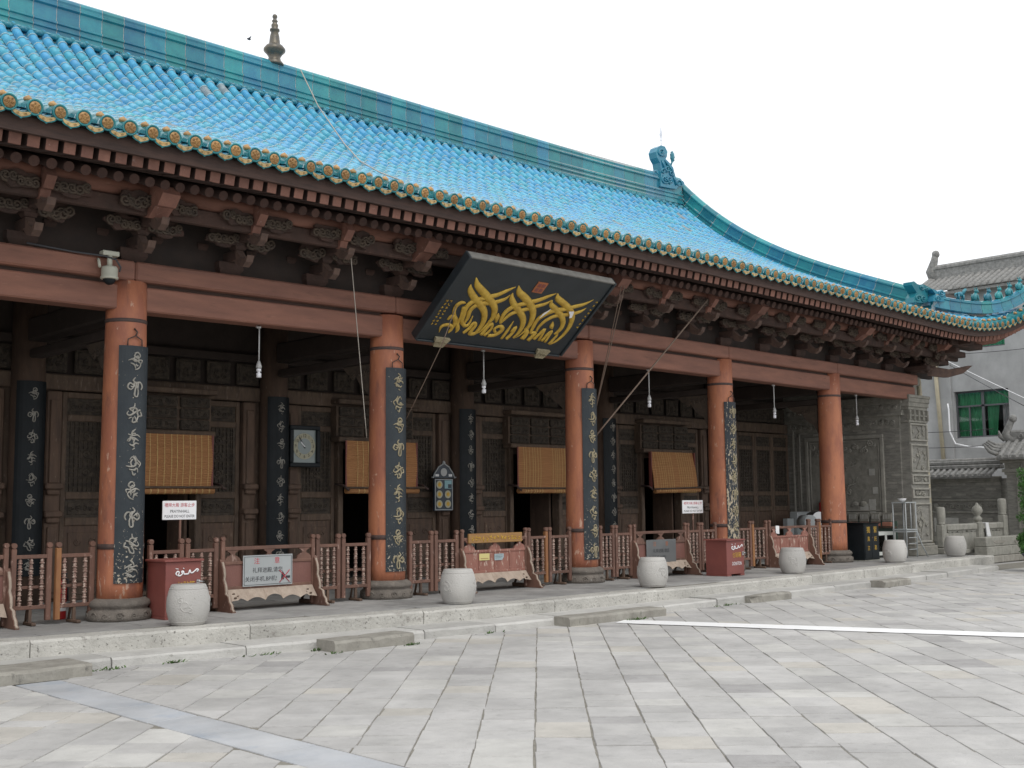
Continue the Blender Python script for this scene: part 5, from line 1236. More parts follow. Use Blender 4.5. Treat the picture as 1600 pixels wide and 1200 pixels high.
# ---- red donation boxes
def red_box(x0,x1,y0,y1,h,lab):
    o=thing('donation_box',lab,'box',((x0+x1)/2,(y0+y1)/2,T),group='red donation boxes')
    m=MB(); m.box(x0,x1,y0,y1,T+.035,T+h-.03,c=.006); part('body',m,mt['redbox'],o)
    m=MB(); m.box(x0-.03,x1+.03,y0-.03,y1+.03,T+h-.03,T+h,c=.006); m.box(x0+.15,x1-.15,(y0+y1)/2-.012,(y0+y1)/2+.012,T+h-.001,T+h+.004); part('lid',m,mt['redbox'],o)
    m=MB()
    for a,b in ((x0,x0+.14),(x1-.14,x1)): m.box(a,b,y0,y1,T,T+.035)
    part('base_feet',m,mt['redbox'],o)
    cx=(x0+x1)/2+.02; yf=y0-.003; s=(x1-x0)/.6
    S_=[[(.20,.02,.012),(.225,.045,.018),(.20,.06,.018),(.16,.03,.016),(.12,.005,.016),(.09,.01,.014)],[(.10,.0,.012),(.08,.05,.016),(.06,.0,.016),(.03,-.01,.016),(-.02,-.01,.016)],[(-.02,-.01,.014),(-.03,.03,.022),(-.06,.03,.018),(-.045,.0,.014),(-.08,-.03,.016),(-.12,-.03,.014)],[(-.12,-.03,.012),(-.10,.02,.016),(-.13,.035,.016),(-.155,.0,.016),(-.13,-.025,.012)],[(-.03,.075,.016),(-.02,.085,.016)],[(-.13,.07,.016),(-.12,.08,.016)],[(-.155,.075,.016),(-.148,.082,.016)]]
    for st in S_: part('script_stroke',ribbon([[(a*s,b*s,c*1.25) for a,b,c in st]],(Vector((cx,yf,T+h*.76)),(1,0,0),(0,0,1)),.002,5,.3),mt['white'],o)
    part('lettering',text_mb('乜贴箱',.12*s,(cx+.02,yf,T+h*.56),(1,0,0),(0,0,1),.002,width=.30*s),mt['goldtext'],o)
    part('lettering',text_mb('DONATION',.10,(cx+.02,yf,T+h*.33),(1,0,0),(0,0,1),.002,width=.32*s),mt['white'],o)
    m=MB(); m.box(x1-.07,x1-.02,y0-.015,y0,T+h*.55,T+h*.65,c=.004); m.tube([(x1-.06,y0-.03,T+h*.62),(x1+.03,y0-.03,T+h*.61)],.012,6); part('padlock',m,mt['steel'],o)
red_box(.34,.86,-.64,-.12,.79,'red wooden donation box behind the nearest stone drum')
red_box(12.15,12.74,-1.2,-.68,.73,'red wooden donation box standing before the speckled fourth column')
# ---- stone drums
def drum(x,y,h,lab,seed):
    r=h*.535; n=28; pr=[(r*.74,0),(r*.78,h*.02),(r*.90,h*.16),(r*.985,h*.34),(r*1.0,h*.5),(r*.975,h*.68),(r*.90,h*.84),(r*.82,h*.955),(r*.80,h*.985),(r*.77,h)]
    m=MB(); m.lathe(pr,n=n)
    o=inst('stone_drum',m.mesh('stone_drum',mt['drum']),None,(x,y,T)); tag(o,lab,'stone drum',group='pale stone drum stools along the terrace edge'); o.rotation_euler=(0,0,seed)
    def rad(z): return float(np.interp(z,[q[1] for q in pr],[q[0] for q in pr]))
    m=MB(); 
    for k in range(3):
        a0=-2.2+k*2.1
        for i,(u,v,rr) in enumerate(((0,.5,.17),(-.12,.62,.08),(.12,.38,.08))):
            m.tube([((rad(h*v+b)-.004)*math.cos(a0+(u*h+a)/r),(rad(h*v+b)-.004)*math.sin(a0+(u*h+a)/r),h*v+b) for a,b in spiral(0,0,rr*h,1.4,k+i,1 if i%2 else -1,14)],.010,5)
    for z in (.09,.90): m.tube([((rad(h*z)-.003)*math.cos(a),(rad(h*z)-.003)*math.sin(a),h*z) for a in np.linspace(0,2*PI,29)],.008,5)
    b=inst('relief_carving',m.mesh('relief_carving',mt['drum']),None,(0,0,0)); b.parent=o
for i,(x,y,h,lab) in enumerate(((.27,-1.40,.51,'nearest pale stone drum, in front of the first red box'),(4.57,-1.72,.515,'pale stone drum below the second column, left of the worn middle screen'),(9.07,-1.82,.515,'pale stone drum hiding the foot of the dark grey notice'),(13.87,-1.61,.52,'pale stone drum in front of the screen with the white cloth'),(18.82,-1.26,.53,'pale stone drum between the black cabinet and the brick pier'),(22.48,-1.02,.52,'farthest pale stone drum, in front of the stone balustrade'))): drum(x,y,h,lab,i*1.3)
# ---- black cabinet with gold characters
bc=thing('black_cabinet','black painted cabinet with gold characters beside the last column','cabinet',(19.2,-.1,T)); x0,x1,y0,y1,h=18.9,19.62,-.42,.24,.93
m_=MB(); m_.box(x0,x1,y0,y1,T+.02,T+h-.03,c=.006); part('body',m_,mt['black'],bc)
m_=MB(); m_.add([(x0-.07,y0-.05,T+h),(x1+.07,y0-.05,T+h),(x1+.07,y1+.05,T+h),(x0-.07,y1+.05,T+h),(x0,y0,T+h-.04),(x1,y0,T+h-.04),(x1,y1,T+h-.04),(x0,y1,T+h-.04)],[(0,1,2,3),(7,6,5,4),(4,5,1,0),(5,6,2,1),(6,7,3,2),(7,4,0,3)]); part('top',m_,mt['black'],bc)
for a,b in ((x0+.02,(x0+x1)/2-.004),((x0+x1)/2+.004,x1-.02)): m_=MB(); m_.box(a,b,y0-.012,y0,T+.05,T+h-.07,c=.004); part('door',m_,mt['black'],bc)
for s,u in (('獨真主',.27),('緊託靠',.73)):
    for k,chs in enumerate(s): part('lettering',text_mb(chs,.17 if k==0 else .13,(x0+(x1-x0)*u,y0-.0125,T+h*(.80-.235*k)),(1,0,0),(0,0,1),.002),mt['goldtext'],bc)
m_=MB(); m_.box((x0+x1)/2-.03,(x0+x1)/2+.03,y0-.03,y0-.012,T+.55,T+.58); part('latch',m_,mt['iron'],bc)
m_=MB(); m_.box(x0-.03,x1+.03,y0-.02,y1+.02,T,T+.02); part('plinth',m_,mt['stonerail'],bc)
# ---- white glass cabinet
gc=thing('glass_cabinet','small white framed glass cabinet right of the black cabinet','cabinet',(20.9,.3,T)); x0,x1,y0,y1,h=20.45,21.45,.1,.5,.66
m_=MB()
for a,b,c,d in ((x0,x0+.07,0,h),(x1-.07,x1,0,h),((x0+x1)/2-.035,(x0+x1)/2+.035,.1,h-.07),(x0+.07,x1-.07,h-.09,h),(x0+.07,x1-.07,.06,.15)): m_.box(a,b,y0,y0+.04,T+c,T+d,c=.005)
m_.box(x0,x1,y0+.04,y1,T+h-.03,T+h); m_.box(x0,x0+.02,y0+.04,y1,T+.06,T+h-.03); m_.box(x1-.02,x1,y0+.04,y1,T+.06,T+h-.03); m_.box(x0+.02,x1-.02,y1-.02,y1,T+.06,T+h-.03); m_.box(x0+.02,x1-.02,y0+.04,y1-.02,T+.08,T+.1); m_.box(x0+.02,x1-.02,y0+.1,y1-.02,T+.34,T+.355)
part('frame',m_,mt['glasscab'],gc)
for a,b in ((x0+.07,(x0+x1)/2-.035),((x0+x1)/2+.035,x1-.07)): m_=MB(); m_.box(a,b,y0+.015,y0+.02,T+.15,T+h-.09); part('glass_pane',m_,mt['glass'],gc)
rs=random.Random(2)
for i in range(9):
    x=x0+.12+.085*i; zz=T+.1 if i%2 else T+.355; w=.06; m_=MB(); m_.box(x,x+w,y0+.16,y0+.3,zz,zz+rs.uniform(.08,.18)); part('shelf_goods',m_,mt[rs.choice(['reds','bluecard','cloth','woodgold','curtain','boardblue'])],gc)
# ---- metal wash stand with a bowl, against the pier
ws=thing('metal_stand','tall thin metal stand with a small bowl on top against the brick pier','stand',(21.3,-.4,T)); m_=MB()
for x in (20.98,21.52):
    for y in (-.45,-.1): m_.cyl((x,y,T),(x+(.0 if x<21.3 else -.0),y,1.72),.018,n=6)
for z in (1.70,1.0,.95): 
    m_.box(20.96,21.54,-.47,-.08,z,z+.03)
m_.cyl((21.25,-.45,1.0),(21.25,-.45,1.7),.014,n=6); m_.tube([(21.52,-.45,1.0),(21.7,-.5,.6),(21.9,-.55,T)],.016,6)
for z in (.5,.65,.8): m_.box(21.1,21.5,-.46,-.44,z,z+.02)
part('frame',m_,mt['signgrey'],ws); m_=MB(); m_.lathe([(.04,0),(.09,.04),(.115,.09),(.10,.085),(.02,.02)],(21.15,-.28,1.73),n=14); part('bowl',m_,mt['cloth'],ws)
# ---- electrical box, fan, extinguishers
eb=thing('electrical_box','grey electrical box with a paper label behind the far fence','electrical box',(21.6,3.2,1.0)); m_=MB(); m_.box(20.95,21.72,2.75,3.0,.60,1.48,c=.012); part('case',m_,mt['signgrey'],eb); m_=MB(); m_.box(21.2,21.5,2.742,2.749,.9,1.28); part('paper_label',m_,mt['cloth'],eb); m_=MB()
for k in range(5): m_.box(21.24+.05*k,21.26+.05*k,2.738,2.741,.95,1.22)
part('label_print',m_,mt['darks'],eb)
m_=MB(); m_.box(20.6,20.92,2.85,3.0,.7,1.3,c=.01); part('side_case',m_,mt['signgrey'],eb)
fn=thing('air_blower','round silver air blower standing behind the far fence','fan',(19.5,1.5,T)); 
m_=MB(); m_.cyl((19.30,1.30,1.22),(19.42,1.62,1.22),.20,n=24); part('drum_housing',m_,mt['signgrey'],fn); m_=MB(); m_.cyl((19.62,1.25,1.27),(19.76,1.55,1.27),.23,n=24); m_.lathe([(.0,0),(.05,.02),(.0,.06)],(19.61,1.23,1.25),n=10); part('front_disc',m_,mt['steel'],fn); m_=MB(); m_.box(19.35,19.75,1.3,1.6,T,T+.04); m_.box(19.5,19.6,1.4,1.5,T+.04,1.1); part('stand',m_,mt['frame'],fn)
m_=MB(); m_.box(19.58,19.78,1.2,1.4,.93,1.07); part('outlet',m_,mt['lampgrey'],fn)
def extinguisher(loc,h,lab):
    o=thing('fire_extinguisher',lab,'fire extinguisher',loc,group='red fire extinguishers'); x,y,z=loc
    m=MB(); m.lathe([(.075,0),(.08,.02),(.08,h*.72),(.06,h*.8),(.025,h*.85),(.025,h*.9)],loc,n=16); part('tank',m,mt['redext'],o)
    m=MB(); m.box(x-.02,x+.05,y-.09,y+.02,z+h*.9,z+h*.94); m.box(x-.02,x+.05,y-.1,y+.02,z+h*.96,z+h); m.tube([(x,y,z+h*.9),(x+.1,y,z+h*.85),(x+.09,y-.02,z+h*.4)],.014,6); part('valve_and_hose',m,mt['cable'],o)
    m=MB(); V=[];F=[]
    for i in range(7):
        a=-PI/2-1.0+2.0*i/6
        for zz in (.18,.36): V.append((x+.0815*math.cos(a),y+.0815*math.sin(a),z+h*zz))
    for i in range(6): F.append((2*i,2*i+2,2*i+3,2*i+1))
    m.add(V,F); part('label_band',m,mt['cloth'],o)
extinguisher((-.55,.62,T),.62,'red fire extinguisher standing behind the fence left of the leftmost full column')
extinguisher((21.82,2.5,1.38),.45,'red fire extinguisher hung on the brick wall behind the last column')
m_=MB(); V=[];F=[]
for i in range(9):
    a=PI*i/8; V+=[(15.52,-.10-.035*math.cos(a),T+.915+.012*math.sin(a)) if 0<i<8 else (15.52,-.10+(-.035 if i==0 else .035),T+.76 if i==0 else T+.80),(15.66,-.10-.037*math.cos(a),T+.917+.012*math.sin(a)) if 0<i<8 else (15.65,-.10+(-.04 if i==0 else .037),T+.74 if i==0 else T+.80)]
for i in range(8): F.append((2*i,2*i+1,2*i+3,2*i+2))
m_.add(V,F,0,True); o=part('white_cloth',m_,mt['cloth'],None,base=(15.6,-.1,T+.9)); tag(o,'white cloth draped over the rail of the far worn screen','cloth')
# ---- cords and cables under the eave
def cord(pts,r,mat,lab):
    m=MB(); m.tube(pts,r,5); o=part('cord',m,mat,None,base=pts[0]); tag(o,lab,'cord'); return o
def sag(a,b,s,n=10): 
    a=Vector(a);b=Vector(b); return [a+(b-a)*(i/n)-Vector((0,0,4*s*(i/n)*(1-i/n))) for i in range(n+1)]
cord(sag(pxplane(545,362,-.8),pxplane(573,684,-.05),.0),.008,mt['rope'],'pale thin cord hanging from the eave purlin down to the second column')
cord(sag(pxplane(747,382,-1.2),pxplane(690,540,-.9),.01)+sag(pxplane(690,540,-.9),pxplane(632,660,.2),.01)[1:],.008,mt['cord'],'tan cord crossing the lower left corner of the name plaque')
cord(sag(pxplane(971,447,-1.2),pxplane(930,640,.15),.02),.009,mt['cord'],'nearer of two thin cords hanging right of the name plaque')
cord(sag(pxplane(976,447,-1.2),pxplane(927,655,.10),.02),.009,mt['cord'],'farther of two thin cords hanging right of the name plaque')
cord(sag(pxplane(1106,468,-1.1),pxplane(930,682,.1),.0),.017,mt['cord'],'sloping tan pole running from the eave down to the third column')
q0,q1,q2=Vector((7.2,6.84,11.85)),None,None
cp=[Vector((7.25,6.80,11.80)),Vector((7.4,6.3,zr(7.4,6.3)+.35))]+[Vector((x,y,zr(x,y)+.12)) for x,y in ((7.2,5.0),(6.6,3.6),(6.2,2.4),(5.9,1.4))]
cord(cp,.014,mt['rope'],'thin white cable lying down the turquoise roof from the ridge finial')
m_=MB(); c=pxplane(389,61,4.0); m_.ball(c,.028,8,6,0,(1.6,.8,.8)); m_.add([c+Vector((-.02,0,.01)),c+Vector((.03,0,.01)),c+Vector((.01,-.08,.05))],[(0,1,2)]); m_.add([c+Vector((-.02,0,.01)),c+Vector((.03,0,.01)),c+Vector((.01,.08,.05))],[(0,1,2)]); o=part('bird',m_,mt['cable'],None,base=c); tag(o,'tiny dark bird in the white sky left of the ridge finial','bird')
# ================================================================= right hand side
# ---- brick side wall with carved panels and corner pier
bw=thing('brick_side_wall','grey carved brick side wall ending in a tall carved corner pier','brick wall',(22.3,1.8,T))
XW=21.95; zt=4.58
m_=MB(); m_.box(XW,XW+.8,.12,3.9,T,zt+.3); part('wall_core',m_,mt['brick'],bw)
# brick courses, proud by a few mm
br=MB(); rs=random.Random(12); z=T+.02; row=0
def in_panel(y,z): return (.55<y<3.1 and 1.30<z<3.62)
while z<3.70:
    y=.12-(.14 if row%2 else 0)
    while y<3.75:
        y1=min(y+.28,3.75); yc_=(y+y1)/2
        if y1>.14 and not in_panel(yc_,z+.035):
            ya=max(y,.12)+.004; pr_=rs.uniform(.002,.012)
            br.add([(XW-pr_,ya,z+.004),(XW-pr_,y1-.004,z+.004),(XW-pr_,y1-.004,z+.066),(XW-pr_,ya,z+.066),(XW+.01,ya,z+.002),(XW+.01,y1-.002,z+.002),(XW+.01,y1-.002,z+.068),(XW+.01,ya,z+.068)],[(0,3,2,1),(0,1,5,4),(1,2,6,5),(2,3,7,6),(3,0,4,7)],1 if rs.random()<.12 else 0)
        y+=.28
    z+=.07; row+=1
tag(part('brick_courses',br,[mt['brick'],mt['brickframe']],bw),kind='stuff')
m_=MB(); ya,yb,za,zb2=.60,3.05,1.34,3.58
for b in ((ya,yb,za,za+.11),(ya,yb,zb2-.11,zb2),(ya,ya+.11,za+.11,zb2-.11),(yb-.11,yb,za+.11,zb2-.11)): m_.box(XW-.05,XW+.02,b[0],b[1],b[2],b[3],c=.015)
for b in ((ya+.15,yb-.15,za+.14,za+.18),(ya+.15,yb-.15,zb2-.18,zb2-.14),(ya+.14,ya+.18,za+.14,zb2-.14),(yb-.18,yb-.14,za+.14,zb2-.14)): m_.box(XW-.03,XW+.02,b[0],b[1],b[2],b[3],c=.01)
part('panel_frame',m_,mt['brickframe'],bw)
m_=MB(); m_.box(XW-.012,XW+.02,ya+.18,yb-.18,za+.18,zb2-.18); pn=part('carved_panel',m_,mt['brickcarve'],bw)
def relief(m,y,z,r,k,x=XW-.025,rad=.022): m.tube([(x,y+u,z+v) for u,v in spiral(0,0,r,1.5,k,1 if int(k*7)%2 else -1,12)],rad,5)
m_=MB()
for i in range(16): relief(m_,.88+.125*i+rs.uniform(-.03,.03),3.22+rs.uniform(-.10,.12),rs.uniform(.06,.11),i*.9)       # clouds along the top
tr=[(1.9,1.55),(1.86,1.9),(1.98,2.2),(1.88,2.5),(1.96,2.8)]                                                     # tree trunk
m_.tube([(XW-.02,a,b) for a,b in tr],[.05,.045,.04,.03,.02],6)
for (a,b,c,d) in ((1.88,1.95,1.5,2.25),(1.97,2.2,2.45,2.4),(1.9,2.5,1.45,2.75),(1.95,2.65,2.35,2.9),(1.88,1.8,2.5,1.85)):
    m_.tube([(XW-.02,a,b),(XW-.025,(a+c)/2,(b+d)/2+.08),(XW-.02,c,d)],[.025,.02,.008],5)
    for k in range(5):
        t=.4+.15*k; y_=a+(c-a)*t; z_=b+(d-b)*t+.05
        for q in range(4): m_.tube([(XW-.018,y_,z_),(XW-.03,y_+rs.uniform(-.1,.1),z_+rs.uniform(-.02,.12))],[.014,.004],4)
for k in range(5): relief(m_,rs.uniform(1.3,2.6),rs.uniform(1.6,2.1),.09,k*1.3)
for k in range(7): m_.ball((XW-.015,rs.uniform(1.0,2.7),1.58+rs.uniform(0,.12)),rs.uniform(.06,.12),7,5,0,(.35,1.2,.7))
part('relief_carving',m_,mt['brickframe'],pn)  # worn edges and the light they catch, both put into a paler colour
for (y_,z_,w) in ((.98,2.55,.17),(.90,2.05,.15),(1.0,1.72,.20),(1.25,1.60,.24),(1.0,1.54,.18)):
    m_=MB(); m_.box(XW-.018,XW-.011,y_-w/2,y_+w/2,z_-.09,z_+.09); part('pale_patch',m_,mt['brickpale'],pn)
# second carved panel frame at the back of the wall
m_=MB(); m_.box(XW-.05,XW+.01,3.22,3.30,1.3,3.6,c=.01); m_.box(XW-.05,XW+.01,3.4,3.46,T,3.9,c=.01); m_.cyl((XW-.06,3.2,1.5),(XW-.06,3.2,3.7),.025,n=6); part('wall_moulding',m_,mt['brickframe'],bw)
# frieze and cornice of the wall
m_=MB(); m_.box(XW-.03,XW+.05,.1,3.8,3.72,4.05)
for i in range(20): relief(m_,.3+.17*i,3.88,.075,i*.8,XW-.04)
part('carved_frieze',m_,mt['brickcarve'],bw)
m_=MB()
for z0,z1,p in ((4.05,4.12,.10),(4.12,4.20,.06),(4.38,4.46,.10),(4.46,4.58,.15)): m_.box(XW-p,XW+.1,.0,3.85,z0,z1,c=.008)
m_.box(XW-.05,XW+.05,.05,3.85,4.20,4.38)
for i in range(17): relief(m_,.2+.21*i,4.29,.06,i*.7,XW-.06)
part('cornice',m_,mt['brickcarve'],bw)
m_=MB(); m_.box(XW-.03,XW+.25,.3,3.4,.30,1.22)
part('green_dado',m_,mt['greenpaint'],bw)
# pier
px0,px1,pyf=22.0,22.98,-.12
m_=MB(); m_.box(px0,px1,pyf,.12,T,zt-.25); part('pier',m_,mt['brick'],bw)
m_=MB(); m_.box(px0-.10,px1+.12,pyf-.12,.13,T,T+.25,c=.02); m_.box(px0-.05,px1+.06,pyf-.07,.13,T+.25,T+.31,c=.015); part('pier_base',m_,mt['brickcarve'],bw)
bounds=[(.64,1.70),(1.82,2.10),(2.20,2.46),(2.52,3.28),(3.36,3.84)]
for a,b in bounds:
    m_=MB(); y_=pyf-.03
    for q in ((px0,px1,a,a+.05),(px0,px1,b-.05,b),(px0,px0+.07,a+.05,b-.05),(px1-.07,px1,a+.05,b-.05)): m_.box(q[0],q[1],y_-.02,pyf+.01,q[2],q[3],c=.008)
    pp=part('pier_panel_frame',m_,mt['brickframe'],bw)
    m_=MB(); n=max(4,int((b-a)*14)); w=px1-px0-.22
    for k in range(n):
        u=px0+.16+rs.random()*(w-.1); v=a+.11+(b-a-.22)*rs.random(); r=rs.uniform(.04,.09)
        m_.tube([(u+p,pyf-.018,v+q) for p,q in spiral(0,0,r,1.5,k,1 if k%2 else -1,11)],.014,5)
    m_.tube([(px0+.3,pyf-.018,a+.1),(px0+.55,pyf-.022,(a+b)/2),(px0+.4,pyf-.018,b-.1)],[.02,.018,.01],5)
    part('relief_carving',m_,mt['brickframe'],pp)  # paler than the pier: wear, with caught light painted into the brick
m_=MB()
for z0,z1,p in ((3.86,3.92,.04),(4.20,4.28,.04),(4.28,4.40,.07),(4.40,4.52,.09),(4.52,4.60,.11)): m_.box(px0-p,px1+p,pyf-p,.14,z0,z1,c=.01)
for k in range(5): m_.box(px0-.03+.25*k,px0+.03+.25*k,pyf-.07,pyf+.02,3.92,4.20,c=.008)
m_.box(px0-.02,px1+.02,pyf-.05,pyf,4.03,4.07)
for k in range(4): 
    for zc in (3.98,4.13): m_.tube([(px0+.125+.25*k+p,pyf-.02,zc+q) for p,q in spiral(0,0,.05,1.3,k,1,8)],.012,4)
part('pier_capital',m_,mt['brickcarve'],bw)
m_=MB(); m_.box(22.3,22.6,-.1,.12,4.6,5.4,c=.02); m_.box(22.25,22.9,-.05,.12,4.9,5.3,c=.02); part('brick_corbel',m_,mt['brickcarve'],bw)
# plaques stacked along the dado
for i in range(4):
    y_=.42+.34*i; m_=MB(); m_.box(XW-.10,XW-.035,y_,y_+.27,1.20,1.44,c=.01)
    o=part('brick_tablet',m_,mt['brickcarve'],None,base=(XW-.06,y_+.13,1.2)); lab=['nearest','second','third','farthest'][i]; tag(o,f'{lab} of four small carved brick tablets on the ledge behind the cabinets','tablet',group='carved brick tablets on the ledge')
    for k in range(5): 
        m2=MB(); m2.box(XW-.107,XW-.10,y_+.03+.045*k,y_+.05+.045*k,1.28,1.40); part('carved_stroke',m2,mt['brickpale'],o)
    m_=MB(); m_.box(XW-.13,XW-.045,y_,y_+.26,1.08,1.19,c=.008); o=part('red_brick',m_,mt['pinkbrick'],None,base=(XW-.08,y_+.13,1.08)); tag(o,f'{lab} of four red bricks under the carved tablets','brick',group='red bricks under the tablets')
m_=MB(); m_.box(XW-.16,XW-.031,.3,1.9,1.03,1.075); part('ledge',m_,mt['darkwood'],bw)
# ---- stone balustrade right of the pier
bal=thing('stone_balustrade','low grey stone balustrade with carved posts beyond the brick pier','balustrade',(24.4,-.25,T))
def bpost(x,y,h,top):
    m=MB(); m.box(x-.13,x+.13,y-.13,y+.13,T,T+.16,c=.02); m.box(x-.115,x+.115,y-.115,y+.115,T+.16,T+h,c=.04)
    if top=='knob': m.lathe([(.09,0),(.12,.05),(.13,.10),(.08,.15),(.07,.18),(.13,.24),(.155,.32),(.13,.41),(.05,.48),(.03,.53),(0,.55)],(x,y,T+h-.01),n=14)
    else: m.lathe([(.10,0),(.12,.03),(.10,.06),(.11,.09),(.125,.25),(.12,.44),(.10,.48),(0,.49)],(x,y,T+h-.01),n=12)
    return part('post',m,mt['stonerail'],bal,base=(x,y,T))
bpost(23.42,-.2,.80,'cyl'); bpost(25.45,-.3,.85,'knob')
def brail(x0,x1,y):
    m=MB(); m.box(x0,x1,y-.10,y+.10,T+.62,T+.80,c=.03); part('rail',m,mt['stonerail'],bal)
    m=MB(); m.box(x0,x1,y-.05,y+.05,T+.10,T+.56,c=.01); part('panel',m,mt['stonerail'],bal)
    m=MB(); m.box(x0,x1,y-.12,y+.12,T-.02,T+.10,c=.02); part('sill',m,mt['stonerail'],bal)
    m=MB(); k=3
    for i in range(k): 
        c=x0+(x1-x0)*(i+.5)/k; w=(x1-x0)/k*.5; m.prism([(c-w,y-.055,T+.62),(c-w*.8,y-.055,T+.575),(c-w*.3,y-.055,T+.56),(c,y-.055,T+.59),(c+w*.3,y-.055,T+.56),(c+w*.8,y-.055,T+.575),(c+w,y-.055,T+.62)],(0,.11,0))
    part('cloud_bracket',m,mt['stonerail'],bal)
brail(23.55,25.33,-.25); brail(25.58,26.9,-.32)
bpost(27.0,-.35,1.02,'cyl')
m_=MB(); m_.prism([(25.62,-.46,T+.80),(25.78,-.46,T+.80),(25.98,-.46,T+.30),(25.92,-.46,T+.24),(25.72,-.46,T+.22)],(0,.03,0)); m_.box(25.62,25.80,-.46,-.18,T+.80,T+.815); o=part('white_cloth',m_,mt['cloth'],None,base=(25.75,-.4,T+.8)); tag(o,'white cloth hanging over the stone balustrade rail','cloth')
# low stone cheek wall by the steps
lw=thing('stone_cheek_wall','low weathered stone wall beside the right end of the steps','stone wall',(26.0,-.7,0)); z=0
for i,(h,n) in enumerate(((.20,3),(.26,2),(.26,3))):
    for k in range(n):
        x0=24.7+3.0*k/n+(.12 if i%2 and k else 0); x1=24.7+3.0*(k+1)/n+(.12 if i%2 and k<n-1 else 0); m_=MB(); m_.box(x0+.006,x1-.006,-.90+.02*i,-.5,z+.004,z+h,c=.02); part('stone_block',m_,mt['block' if i<1 else 'stonerail'],lw,base=(x0,-.9,z))
    z+=h
m_=MB(); m_.prism([(25.1,-.87,.60),(25.5,-.87,.64),(26.0,-.87,.60),(25.8,-.87,.54),(25.3,-.87,.53)],(0,.03,0)); m_.tube([(26.6+u,-.87,.57+v) for u,v in spiral(0,0,.08,1.2,0,1,10)],.018,5); part('carving',m_,mt['block'],lw)
# ---- courtyard boundary wall with tiled coping
XC=28.5
cw=thing('coping_wall','grey brick boundary wall with a tiled coping behind the balustrade','boundary wall',(XC,5,0))
m_=MB(); m_.box(XC,XC+.5,.3,14,0,2.42); part('wall_body',m_,mt['brick'],cw)
br=MB(); z=.05; row=0
while z<2.3:
    y=.3-(.16 if row%2 else 0)
    while y<5.5:
        y1=y+.32; ya=max(y,.3)+.004
        if not (1.35<z<1.75): br.add([(XC-.008-rs.random()*.008,ya,z+.004),(XC-.012,y1-.004,z+.004),(XC-.012,y1-.004,z+.076),(XC-.008,ya,z+.076),(XC+.005,ya,z),(XC+.005,y1,z),(XC+.005,y1,z+.08),(XC+.005,ya,z+.08)],[(0,3,2,1),(0,1,5,4),(1,2,6,5),(2,3,7,6),(3,0,4,7)],rs.choice([0,0,0,1]))
        y=y1
    z+=.08; row+=1
tag(part('brick_courses',br,[mt['brick'],mt['brickframe']],cw),kind='stuff')
m_=MB(); 
for z0,z1,p in ((1.34,1.40,.06),(1.72,1.78,.06),(2.30,2.36,.05),(2.36,2.42,.10),(2.42,2.48,.14)): m_.box(XC-p,XC+.1,.3,14,z0,z1,c=.01)
for i in range(26): 
    if i%9!=3: m_.tube([(XC-.02,.5+.2*i+u,1.56+v) for u,v in spiral(0,0,.09,1.5,i,1 if i%2 else -1,10)],.018,5)
for i in range(3): m_.ball((XC-.03,1.0+1.4*i,1.55),.1,8,6,0,(.6,1,1.1))
part('carved_band',m_,mt['brickcarve'],cw)
for i in range(4):
    m_=MB(); y_=1.0+1.1*i; m_.box(XC-.02,XC-.009,y_-.4,y_+.4,.75,1.2); part('pale_patch',m_,mt['brickpale' if i%2 else 'brickframe'],cw)
def tiled_slope(parent,x0,x1,z0,z1,ya,yb,pitch,mat,n=None,name='coping_tile',bed=True,stuff=None):
    k=int((yb-ya)/pitch); me=None
    for i in range(k):
        y_=ya+pitch*(i+.5); m=MB(); nn=6; V=[];F=[]
        for j,(xx,zz) in enumerate(((x0,z0),(x1,z1))):
            for q in range(nn+1):
                a=PI*q/nn; V.append((xx,pitch*.30*math.cos(a),zz+pitch*.30*math.sin(a)))
        for q in range(nn): F.append((q,q+1,nn+1+q+1,nn+1+q))
        F.append(tuple(range(nn+1))[::-1])
        if me is None:
            m.add(V,F,0,False); m.box(x0-.03,x0+.0,-pitch*.3,pitch*.3,z0-pitch*.1,z0+pitch*.30); me=m.mesh(name,mat)
        inst(name,me,parent,(0,y_,0))
    if bed:
        m=MB(); m.add([(x0,ya,z0-.01),(x1,ya,z1-.01),(x1,yb,z1-.01),(x0,yb,z0-.01)],[(0,1,2,3)]); m.box(x0,x0+.02,ya,yb,z0-.07,z0-.005); part('tile_bed',m,mat,parent)
tiled_slope(cw,XC-.38,XC+.12,2.50,2.74,.4,6.4,.2,mt['greytile'])
m_=MB(); m_.box(XC+.02,XC+.34,.3,14,2.72,2.86,c=.03); m_.box(XC+.06,XC+.30,.3,14,2.86,2.99,c=.03); m_.cyl((XC+.18,.3,3.0),(XC+.18,14,3.0),.07,n=8); part('coping_ridge',m_,mt['greytile'],cw)
# ---- gate pillar with its own tiled roof at the right edge
gp=thing('gate_pillar','tall grey brick gate pillar with a small tiled roof at the right edge','gate pillar',(28.3,-1.2,0))
m_=MB(); m_.box(27.9,28.9,-3.6,-.15,0,2.60); part('pillar_body',m_,mt['brick'],gp)
m_=MB()
for z0,z1,p in ((2.50,2.58,.05),(2.58,2.68,.10),(2.86,2.94,.12),(2.94,3.04,.2)): m_.box(27.9-p,28.9+p,-3.6-p,-.15+p,z0,z1,c=.012)
m_.box(27.85,28.9,-3.6,-.12,2.68,2.86)
for i in range(12): m_.tube([(27.84,-.3-.28*i+u,2.77+v) for u,v in spiral(0,0,.08,1.4,i,1 if i%2 else -1,10)],.02,5)
m_.box(27.86,27.9,-1.4,-1.34,0,2.5); m_.box(27.86,27.9,-.5,-.45,.9,2.5); m_.box(27.87,27.9,-.9,-.86,2.0,2.4)
part('carved_cornice',m_,mt['brickcarve'],gp)
